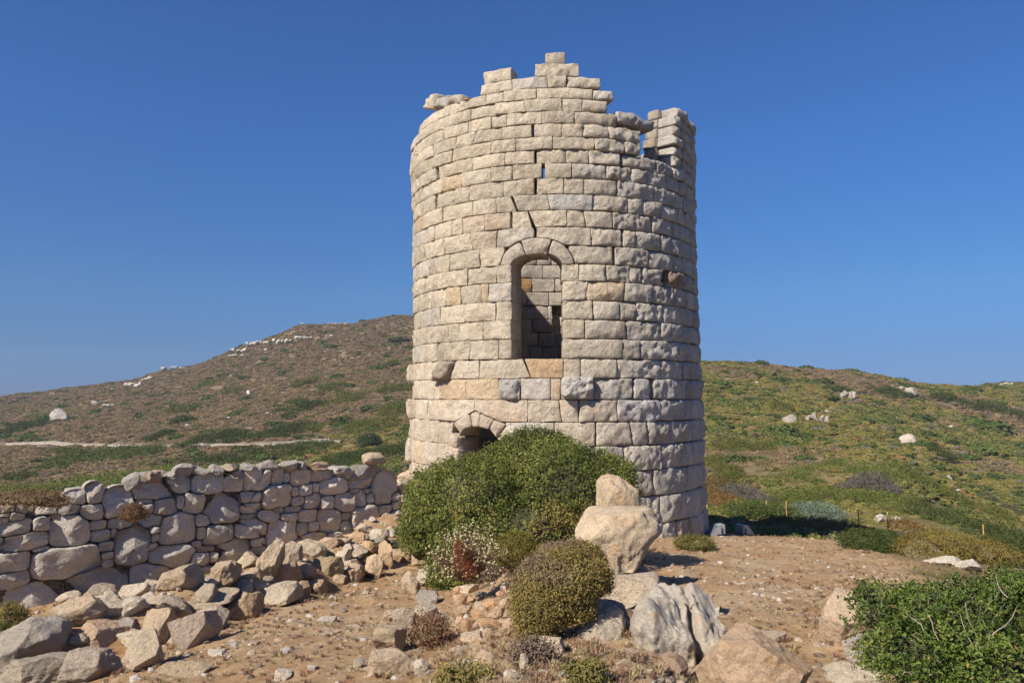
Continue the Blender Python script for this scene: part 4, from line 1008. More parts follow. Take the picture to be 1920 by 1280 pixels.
def furrow(a):
    w = np.abs(a[:, 0]).max(); fx = a[:, 0]/w
    g_ = fbm(np.stack([fx*4.5, a[:, 1]*5, a[:, 2]*1.1], -1), 4, 61)
    gr = np.exp(-((fx-.28+.1*np.sin(a[:, 2]*9))/.075)**2)
    a[:, 1] += .030*g_+.11*gr*(a[:, 1] < 0)
    a[:, 2] += .03*fbm(np.stack([fx*3, a[:, 1]*3, a[:, 2]*0], -1), 3, 62)-.05*gr
    return a
carve(hb, furrow)
# terracotta shard on the long slab
sh = P(388, 1103, hit(388, 1150)+.3)
v, f = rock_verts(55, 2, .8, 5); link_o = link('terracotta_shard', mesh_np('terracotta_shard', v*np.array([.055, .02, .014]), f), M_terracotta, None, sh)
tag(link_o, 'small orange terracotta shard lying on the long flat slab of the heap', 'shard')

# the crumbling retaining wall under the bush: reddish stones set in earth, one thing with stones as parts
rwall = empty('ruined_bank_wall', tuple(P(900, 1150, 7.6))); tag(rwall, 'crumbled low wall of orange and pink stones set in red earth, below the great bush', 'wall')
for i, (x, y, w, h) in enumerate([(480, 812, 92, 44), (430, 862, 66, 60), (505, 862, 70, 40), (452, 930, 96, 62), (410, 1012, 56, 52), (470, 1000, 62, 92), (600, 882, 105, 44), (632, 838, 36, 34), (622, 935, 60, 72), (545, 905, 80, 44), (560, 985, 70, 50), (505, 1062, 125, 62), (545, 842, 60, 40), (520, 940, 60, 50), (590, 985, 70, 50), (655, 985, 60, 50), (500, 775, 60, 34), (655, 805, 60, 60), (660, 880, 50, 44), (420, 820, 40, 40), (430, 970, 50, 44), (575, 1035, 60, 44), (640, 1040, 66, 40), (395, 1060, 50, 40)]):
    X, Y, W, H = s6(x, y, w, h); dd_ = hit(X, Y+H*.4)
    r = random.Random(i); c = [(.55, .36, .22), (.56, .42, .30), (.50, .33, .21), (.58, .48, .38)][r.randrange(4)]
    rock(X, Y, W*1.15, H*1.15, d=dd_+.08, name='stone', parent=rwall, col=c, rough=1.4, sub=3, seed=5200+i)

# ------------------------------------------------------------------ small stones everywhere: gravel
def scatter_gn(name, pts, scale, rotz, src, mat_color=None, tilt=0.0, parent=None, kind='stuff', tints=None):
    me = bpy.data.meshes.new(name); me.vertices.add(len(pts)); me.vertices.foreach_set('co', np.asarray(pts, np.float32).ravel())
    a = me.attributes.new('size', 'FLOAT_VECTOR', 'POINT'); a.data.foreach_set('vector', np.asarray(scale, np.float32).ravel())
    a = me.attributes.new('turn', 'FLOAT_VECTOR', 'POINT'); rv = np.zeros((len(pts), 3), np.float32); rv[:, 2] = rotz; rv[:, 0] = tilt; a.data.foreach_set('vector', rv.ravel())
    if tints is None: tints = np.ones((len(pts), 3))
    a = me.attributes.new('hue', 'FLOAT_COLOR', 'POINT'); c4 = np.ones((len(pts), 4), np.float32); c4[:, :3] = tints; a.data.foreach_set('color', c4.ravel())
    o = link(name, me)
    ng = bpy.data.node_groups.new(name+'_spread', 'GeometryNodeTree')
    ng.interface.new_socket('Geometry', in_out='INPUT', socket_type='NodeSocketGeometry'); ng.interface.new_socket('Geometry', in_out='OUTPUT', socket_type='NodeSocketGeometry')
    n = ng.nodes; l = ng.links; gi = n.new('NodeGroupInput'); go = n.new('NodeGroupOutput')
    ip = n.new('GeometryNodeInstanceOnPoints'); oi = n.new('GeometryNodeObjectInfo'); oi.inputs['Object'].default_value = src
    def at(nm, ty):
        t = n.new('GeometryNodeInputNamedAttribute'); t.data_type = ty; t.inputs['Name'].default_value = nm; return t.outputs['Attribute']
    e2r = n.new('FunctionNodeEulerToRotation'); l.new(at('turn', 'FLOAT_VECTOR'), e2r.inputs[0])
    l.new(gi.outputs[0], ip.inputs['Points']); l.new(oi.outputs['Geometry'], ip.inputs['Instance']); l.new(e2r.outputs[0], ip.inputs['Rotation']); l.new(at('size', 'FLOAT_VECTOR'), ip.inputs['Scale'])
    l.new(ip.outputs[0], go.inputs[0])
    md = o.modifiers.new('spread', 'NODES'); md.node_group = ng
    tag(o, kind=kind); return o
def src_obj(name, me, mat):
    o = bpy.data.objects.new(name, me); me.materials.append(mat); return o
def inst_rock_mat():
    m = limestone('pebble_stone', True, fine=.35, pit=1, ochre=.6); t = m.node_tree
    a = t.nodes.new('ShaderNodeAttribute'); a.attribute_type = 'INSTANCER'; a.attribute_name = 'hue'
    old = [n for n in t.nodes if n.type == 'ATTRIBUTE' and n.attribute_name == 'tint'][0]
    for lk in list(old.outputs['Color'].links): t.links.new(a.outputs['Color'], lk.to_socket)
    return m
M_peb = inst_rock_mat()
r = np.random.default_rng(5)
for k in range(3):
    v, f = rock_verts(60+k, 2, .5, 8, 1.2); s_ = src_obj('pebble_shape', mesh_np('pebble_shape', v, f), M_peb)
    n = 8500; y = np.exp(r.uniform(np.log(3.4), np.log(26), n)); px = r.uniform(-150, 2000, n); x = (px-960)/F*y
    keep = (r.random(n) < path_mask(x, y)*(.35+.65*sstep(fbm2(x, y, 1.1, 3, 13)*2+.5))) & (np.hypot(x-1.3, y-TY) > 4.3)
    x, y = x[keep], y[keep]; sz = .006+.040*r.random(len(x))**7+.007*r.random(len(x)); sz *= (.8+.02*y)
    z = ground(x, y)+sz*.12
    sc = np.stack([sz*r.uniform(.8, 1.5, len(x)), sz*r.uniform(.7, 1.1, len(x)), sz*r.uniform(.4, .7, len(x))], 1)
    ti = np.array([.46, .35, .25])*r.uniform(.45, 1.25, (len(x), 1)); w_ = r.random(len(x)) < .16; ti[w_] = np.array([.62, .57, .50])
    scatter_gn('gravel', np.stack([x, y, z], 1), sc, r.uniform(0, 6.3, len(x)), s_, tints=ti)
# rubble fill between the big stones of the heap and on the bank (too small to name)
for nm, line, wd, n in (('rubble_chips', RUBBLE, .75, 460), ('bank_chips', MOUND, .8, 110), ('rubble_chips', MOUND2, .9, 120)):
    v, f = rock_verts(80, 3, .6, 10, 1.2); s_ = src_obj('chip_shape', mesh_np('chip_shape', v, f), M_peb)
    L = np.array(line); seg = r.integers(0, len(L)-1, n); t_ = r.random(n); c = L[seg]*(1-t_[:, None])+L[seg+1]*t_[:, None]+r.normal(0, wd*.45, (n, 2))
    sz = .02+.08*r.random(n)**2.5; z = ground(c[:, 0], c[:, 1])+sz*.2
    ti = np.array([.50, .42, .33])*r.uniform(.75, 1.2, (n, 1))
    if nm == 'bank_chips': ti = ti*np.array([1.1, .92, .78])
    scatter_gn(nm, np.stack([c[:, 0], c[:, 1], z], 1), np.stack([sz*1.3, sz, sz*.75], 1), r.uniform(0, 6.3, n), s_, tints=ti, tilt=.3)
# ------------------------------------------------------------------ vegetation
def leaf_mesh(name, pos, nrm, size, aspect, cols, rs, fold=True, jitter=.5):
    """little pointed leaves: two triangles-pairs each, folded along the midrib"""
    n = len(pos); t = rs.normal(size=(n, 3)); nr = nrm+rs.normal(size=(n, 3))*jitter; nr /= np.linalg.norm(nr, axis=1)[:, None]
    t -= nr*(t*nr).sum(1)[:, None]; t /= np.linalg.norm(t, axis=1)[:, None]; b = np.cross(nr, t)
    L = size[:, None]; W = (size*aspect)[:, None]
    p0 = pos-t*L*.5; p2 = pos+t*L*.5; p1 = pos+b*W*.5+nr*L*.10; p3 = pos-b*W*.5+nr*L*.10
    V = np.stack([p0, p1, p2, p3], 1).reshape(-1, 3); i = np.arange(n)*4
    Fc = np.concatenate([np.stack([i, i+1, i+2], 1), np.stack([i, i+2, i+3], 1)])
    me = mesh_np(name, V, Fc, False); set_col(me, np.repeat(cols, 4, 0)); return me
def dome_points(lobes, n, rs, low=-.35, shell=(.80, 1.03), clump=0, csize=.1):
    """points in the outer shell of a union of ellipsoids"""
    L = np.array(lobes); area = (L[:, 3]*L[:, 4]*L[:, 5])**(2/3); pr = area/area.sum()
    out_p, out_n = [], []; need = n
    while need > 0:
        m = need*2+100; k = rs.choice(len(L), m, p=pr); d = rs.normal(size=(m, 3)); d /= np.linalg.norm(d, axis=1)[:, None]; d = d[d[:, 2] > low]; k = k[:len(d)]
        rad = shell[0]+(shell[1]-shell[0])*rs.random(len(d))**.6
        c = L[k, :3]; a = L[k, 3:6]; p = c+d*a*rad[:, None]; nn = d/a; nn /= np.linalg.norm(nn, axis=1)[:, None]
        q = (((p[:, None, :]-L[None, :, :3])/L[None, :, 3:6])**2).sum(2); q[np.arange(len(p)), k] = 9
        ok = q.min(1) > (shell[0]*.92)**2
        p, nn = p[ok], nn[ok]; out_p.append(p); out_n.append(nn); need -= len(p)
    return np.concatenate(out_p)[:n], np.concatenate(out_n)[:n]
def core_mesh(name, lobes, k=.84, lump=.08, seed=0):
    vs_, fs_, b = [], [], 0; v0, f0 = ico(3)
    for (x, y, z, a, bb, c) in lobes:
        v = v0*(1+lump*fbm(v0*3+seed, 2, 3)[:, None])*np.array([a, bb, c])*k+np.array([x, y, z]); vs_.append(v); fs_.append(f0+b); b += len(v)
    return mesh_np(name, np.concatenate(vs_), np.concatenate(fs_))
def bush(name, label, cat, origin, lobes, n, lsize, aspect, pal, mat, core_mat, seed, group=None, jitter=.6, clumps=0, shell=(.8, 1.04), corek=.84, low=-.35, colfn=None, core_name='branches', leaf_name='foliage'):
    rs = np.random.default_rng(seed); root = empty(name, origin); tag(root, label, cat, group)
    if clumps:
        cp, cn = dome_points(lobes, clumps, rs, low, shell); k = rs.integers(0, clumps, n)
        cs = lsize*rs.uniform(1.4, 3.0, clumps)
        dd_ = rs.normal(size=(n, 3)); dd_ /= np.linalg.norm(dd_, axis=1)[:, None]
        pos = cp[k]+dd_*cs[k][:, None]*(rs.random(n)**.5)[:, None]*np.array([1, 1, .9])+cn[k]*cs[k][:, None]*.5; nrm = cn[k]*.6+dd_*.8
        tone = rs.random(clumps)[k]*.6+rs.random(n)*.4
    else:
        pos, nrm = dome_points(lobes, n, rs, low, shell); tone = rs.random(n)
    if clumps:
        q_ = int(n*.3); p2, n2 = dome_points(lobes, q_, rs, low, (shell[0], 1.0)); pos[:q_] = p2; nrm[:q_] = n2
    tone = np.clip(tone+.35*fbm(pos*1.8/max(.3, lobes[0][3]), 3, seed % 90), 0, .999)
    pal = np.array(pal); fi = tone*(len(pal)-1); i = fi.astype(int); cols = pal[i]*(1-(fi-i)[:, None])+pal[np.minimum(i+1, len(pal)-1)]*(fi-i)[:, None]
    cols = cols*rs.uniform(.8, 1.2, (n, 1))
    if colfn is not None: cols = colfn(pos, cols, rs)
    me = leaf_mesh(leaf_name, pos, nrm, lsize*rs.uniform(.65, 1.3, n), aspect, cols, rs, jitter=jitter)
    link(leaf_name, me, mat, root)
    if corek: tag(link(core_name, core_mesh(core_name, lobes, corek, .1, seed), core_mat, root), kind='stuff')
    return root
def tubes(name, paths, mat, parent=None, sides=5):
    V, Fq, b = [], [], 0
    for pts, r0, r1 in paths:
        pts = np.array(pts); n = len(pts); tg = np.gradient(pts, axis=0); tg /= np.linalg.norm(tg, axis=1)[:, None]
        up = np.array([.3, .2, .93]); s_ = np.cross(tg, up); s_ /= np.maximum(np.linalg.norm(s_, axis=1)[:, None], 1e-6); q = np.cross(tg, s_)
        rad = np.linspace(r0, r1, n)
        for i in range(n):
            for k in range(sides):
                a = 2*pi*k/sides; V.append(pts[i]+(s_[i]*cos(a)+q[i]*sin(a))*rad[i])
        for i in range(n-1):
            for k in range(sides): Fq.append((b+i*sides+k, b+i*sides+(k+1) % sides, b+(i+1)*sides+(k+1) % sides, b+(i+1)*sides+k))
        b += n*sides
    return link(name, mesh_np(name, np.array(V), np.array(Fq)), mat, parent)
def lob(origin, specs):
    """lobes from photograph pixels: (px, py, w_px, h_px, d, depth_m)"""
    out = []
    for (px, py, w, h, d, dep) in specs:
        c = P(px, py, d)-np.array(origin); out.append((c[0], c[1], c[2], w/F*d/2, dep, h/F*d/2))
    return out
GP = [(0.037, 0.049, 0.011), (0.084, 0.102, 0.018), (0.143, 0.166, 0.030), (0.211, 0.224, 0.044), (0.285, 0.264, 0.078)]
# great mastic bush in front of the tower
O = P(950, 1060, 12.0)
L = lob(O, [(1000, 940, 250, 240, 13.2, 1.35), (880, 960, 210, 190, 12.2, 1.2), (1060, 935, 230, 190, 12.6, 1.2), (1125, 915, 130, 120, 12.8, .9), (832, 985, 145, 165, 12.2, .95), (955, 905, 150, 130, 13.6, 1.2), (1010, 880, 190, 130, 13.6, 1.2),
            (796, 1002, 80, 125, 12.0, .7), (1000, 1010, 200, 150, 11.4, .9), (900, 1020, 180, 130, 11.4, .8), (850, 1075, 90, 110, 11.0, .5), (1070, 1000, 90, 110, 11.6, .6), (995, 848, 110, 80, 13.8, .8), (1145, 890, 80, 55, 13.0, .6), (818, 922, 100, 86, 12.8, .8)])
def yel(pos, cols, rs):
    for (px, py, rr_) in ((1030, 948, 24), (1050, 955, 20), (1005, 958, 14), (900, 943, 9), (862, 945, 9), (925, 948, 7), (1085, 945, 16), (1000, 965, 16)):
        c = P(px, py, 11.9)-O; dx = np.hypot(pos[:, 0]-c[0], pos[:, 2]-c[2]); m = (dx < rr_/F*12) & (rs.random(len(pos)) < .65); cols[m] = np.array([.27, .21, .055])*rs.uniform(.7, 1.2, (m.sum(), 1))
    m = rs.random(len(pos)) < .02; cols[m] = np.array([.20, .10, .05]); return cols
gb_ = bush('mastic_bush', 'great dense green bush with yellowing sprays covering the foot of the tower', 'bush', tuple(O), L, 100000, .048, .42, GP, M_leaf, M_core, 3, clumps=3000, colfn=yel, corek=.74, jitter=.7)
# bare twigs that stick out of it
rt = np.random.default_rng(12); paths = []
for k in range(46):
    px = rt.uniform(1085, 1185); py = 822+(px-1085)*.55+rt.uniform(-2, 22); c = P(px, py, 13.3)-O; d = np.array([rt.normal(.15, .25), rt.normal(0, .2), rt.uniform(.1, .32)])
    paths.append(([c-d*.8, c-d*.2+rt.normal(0, .02, 3), c+d*.3], .006, .002))
for k in range(30):
    px = rt.uniform(780, 835); py = rt.uniform(880, 925); c = P(px, py, 12.8)-O; d = np.array([rt.normal(-.1, .2), 0, rt.uniform(.05, .2)]); paths.append(([c-d, c, c+d*.4], .005, .002))
tubes('bare_twigs', paths, M_twig, gb_)
# near right bush, leaves seen one by one
O = P(1800, 1260, 4.6)
L = lob(O, [(1765, 1215, 210, 180, 4.7, .42), (1870, 1195, 260, 170, 4.8, .45), (1655, 1140, 80, 60, 4.8, .2), (1720, 1240, 170, 180, 4.5, .35), (1850, 1260, 260, 200, 4.4, .4), (1960, 1200, 200, 240, 4.7, .4), (1628, 1112, 44, 30, 4.8, .12), (1690, 1180, 110, 100, 4.7, .25), (1740, 1128, 80, 60, 4.8, .22), (1830, 1122, 90, 55, 4.9, .22), (1920, 1115, 110, 70, 4.9, .25), (1715, 1255, 80, 80, 4.5, .2)])
NP = [(0.025, 0.042, 0.007), (0.050, 0.083, 0.012), (0.085, 0.132, 0.018), (0.130, 0.179, 0.026), (0.190, 0.227, 0.048)]
def tips(pos, cols, rs):
    m = rs.random(len(pos)) < .05; cols[m] = np.array([.28, .25, .06]); m = rs.random(len(pos)) < .02; cols[m] = np.array([.20, .12, .05]); return cols
nb = bush('mastic_bush', 'leafy dark green bush with bare pale stems in the near right corner', 'bush', tuple(O), L, 40000, .028, .46, NP, M_leaf, M_core, 21, clumps=1500, colfn=tips, corek=.52, jitter=.8, shell=(.42, 1.1))
paths = []; rs = np.random.default_rng(8); lp, ln_, lc = [], [], []
for k in range(150):
    a_ = P(rs.uniform(1680, 1930), rs.uniform(1230, 1290), 4.7)-O; b_ = P(rs.uniform(1610, 1930), rs.uniform(1110, 1240), rs.uniform(4.35, 4.9))-O; m = (a_+b_)/2+rs.normal(0, .04, 3); paths.append(([a_, m, b_], .004, .0012))
tubes('inner_twigs', paths, M_twig, nb, 4); paths = []
for (x0, y0, x1, y1) in ((1840, 1225, 1800, 1150), (1835, 1230, 1775, 1165), (1810, 1130, 1850, 1250), (1870, 1235, 1842, 1160), (1735, 1190, 1700, 1150), (1760, 1200, 1735, 1140), (1790, 1262, 1740, 1215), (1740, 1278, 1690, 1255), (1890, 1120, 1868, 1075), (1680, 1265, 1735, 1250), (1860, 1190, 1905, 1140), (1925, 1240, 1880, 1190)):
    a = P(x0, y0, 4.25)-O; b = P(x1, y1, 4.32)-O; m = (a+b)/2+rs.normal(0, .016, 3); paths.append(([a, (a+m)/2+rs.normal(0, .006, 3), m, (b+m)/2+rs.normal(0, .006, 3), b], .0030, .0012))
tubes('bare_stem', paths, M_stem, nb)
paths = []
for k in range(95):                         # upright leafy shoots along the upper outline
    px = rs.uniform(1592, 1935); top = np.interp(px, [1592, 1640, 1690, 1760, 1850, 1935], [1140, 1100, 1112, 1098, 1096, 1092])
    base_ = P(px, top+rs.uniform(25, 70), rs.uniform(4.5, 4.9))-O; h = rs.uniform(.07, .16); lean = rs.normal(0, .04)
    tip = base_+np.array([lean, 0, h]); paths.append(([base_, (base_+tip)/2, tip], .0022, .001))
    for j in range(16):
        t = rs.random(); lp.append(base_+(tip-base_)*t+rs.normal(0, .009, 3)); ln_.append(np.array([rs.normal(), rs.normal(), .8]))
lp = np.array(lp); ln_ = np.array(ln_); cc = np.array([0.104, 0.160, 0.028])*rs.uniform(.6, 1.3, (len(lp), 1))
link('foliage', leaf_mesh('foliage', lp, ln_, .028*rs.uniform(.7, 1.3, len(lp)), .45, cc, rs), M_leaf, nb); tubes('shoots', paths, M_twig, nb)

# cushions of heath: thousands of tiny tufts
HP = [(0.155, 0.115, 0.037), (0.217, 0.165, 0.051), (0.281, 0.215, 0.069), (0.343, 0.264, 0.102)]
def cushion(specs, label, n, pal, seed, lsize=.02, top=None, cat='shrub', d0=None, group=None, corek=.93, shell=(.92, 1.03), name='cushion_shrub', low=-.5):
    px, py, w, h = specs[0][:4]
    d = d0 or hit(px, py+h*.38)
    O = P(px, py+h*.4, d)
    L = lob(O, [(a, b, c, e, d+(f[0] if f else 0), c/F*d/2*.85) for a, b, c, e, *f in specs])
    def cf(pos, cols, rs):
        if top is not None:
            zt_ = pos[:, 2].max(); t = sstep((pos[:, 2]/zt_-.42-.25*pos[:, 0]+.55*fbm(pos*4, 3, 4))/.8)[:, None]; cols = cols*(1-t)+np.array(top)*rs.uniform(.7, 1.25, (len(pos), 1))*t
        return cols
    return bush(name, label, cat, tuple(O), L, n, lsize, .45, pal, M_scrub, M_drycore, seed, group=group, jitter=.9, clumps=max(60, n//14), shell=shell, corek=corek, colfn=cf, low=low)
cushion([(1052, 1088, 150, 95), (1078, 1055, 100, 66, .25), (1018, 1140, 100, 100, -.1), (1108, 1088, 66, 66, .1), (1005, 1178, 62, 52, -.15), (1062, 1132, 95, 80, -.05), (990, 1108, 50, 66, 0), (1040, 1045, 60, 40, .3)], 'large dense heath cushion, brown on top and olive below, left of the great boulder', 60000, HP, 31, .017, top=(0.248, 0.176, 0.112), d0=5.25)
cushion([(968, 1036, 78, 66), (985, 1045, 50, 44)], 'small round olive-yellow cushion between the cream-flowered shrub and the large heath', 12000, [(0.112, 0.096, 0.016), (0.168, 0.144, 0.028), (0.216, 0.184, 0.048)], 32, .022, d0=9.6)
cushion([(1304, 1021, 64, 24), (1285, 1016, 36, 16)], 'low olive cushion in the dirt at the right foot of the tower', 5000, [(0.096, 0.096, 0.024), (0.144, 0.136, 0.036), (0.184, 0.168, 0.056)], 33, .035)
cushion([(10, 1165, 70, 54)], 'brown-olive cushion at the left edge between the wall and the flat boulder', 4500, HP, 34, .026, d0=9.2)
cushion([(2, 1200, 44, 50)], 'olive-green cushion low at the left edge, under the browner one', 3000, [(0.080, 0.096, 0.024), (0.120, 0.120, 0.032), (0.160, 0.144, 0.048)], 35, .024, d0=8.4)
cushion([(250, 965, 42, 36)], 'small rust-brown dried tuft growing out of the long wall', 2600, [(0.128, 0.072, 0.040), (0.192, 0.104, 0.056), (0.240, 0.144, 0.080)], 36, .030, d0=13.6, corek=.8, shell=(.7, 1.05))
cushion([(45, 936, 130, 20), (100, 944, 60, 14)], 'flat brown dried mat of plants on top of the long wall at the left', 5000, [(0.144, 0.088, 0.048), (0.208, 0.128, 0.072), (0.240, 0.160, 0.096)], 37, .035, d0=12.8, corek=.8, shell=(.7, 1.1))
# cream-flowered dry shrub with a rust-brown heart
O = P(880, 1060, 9.2); root = empty('flowering_shrub', tuple(O)); tag(root, 'dry twiggy shrub with cream flower heads and a rust-red dead heart', 'shrub')
rs = np.random.default_rng(44); paths = []; fl = []
for k in range(430):
    a = rs.uniform(-1.3, 1.3); L_ = rs.uniform(.16, .66); st = P(878+rs.normal(0, 14), 1075+rs.normal(0, 8), 9.1)-O
    en = st+np.array([sin(a)*L_*.62, rs.normal(-.15, .13), cos(a)*L_*.9]); m = (st+en)/2+rs.normal(0, .03, 3); paths.append(([st, m, en], .0035, .0015))
    for j in range(rs.integers(0, 4)): fl.append(en+rs.normal(0, .018, 3)-np.array([0, 0, .01])); 
    if rs.random() < .25: fl.append(m+rs.normal(0, .02, 3))
tubes('twigs', paths, plain('reddish_twig', (.25, .15, .10), .9, 0, .3, 30), root, 4)
fl = np.array(fl); v0, f0 = ico(0); n = len(fl); sz = rs.uniform(.008, .015, n)
V = (fl[:, None, :]+v0[None]*sz[:, None, None]).reshape(-1, 3); Fi = (f0[None]+np.arange(n)[:, None, None]*12).reshape(-1, 3)
me = mesh_np('flower_heads', V, Fi, False); set_col(me, np.repeat(np.array([.55, .47, .27])*rs.uniform(.6, 1.15, (n, 1)), 12, 0)); link('flower_heads', me, M_dryleaf, root)
Lh = [(P(px_, py_, 8.8)-O).tolist()+[a_, .09, b_] for px_, py_, a_, b_ in ((868, 1046, .085, .13), (880, 1066, .07, .10), (860, 1026, .05, .08))]
p_, n_ = dome_points(Lh, 2600, rs, -1, (.35, 1.25)); link('dead_heart', leaf_mesh('dead_heart', p_, n_, .020*rs.uniform(.5, 1.4, 2600), .3, np.array([.24, .075, .035])*rs.uniform(.5, 1.4, (2600, 1)), rs, jitter=.9), M_scrub, root)

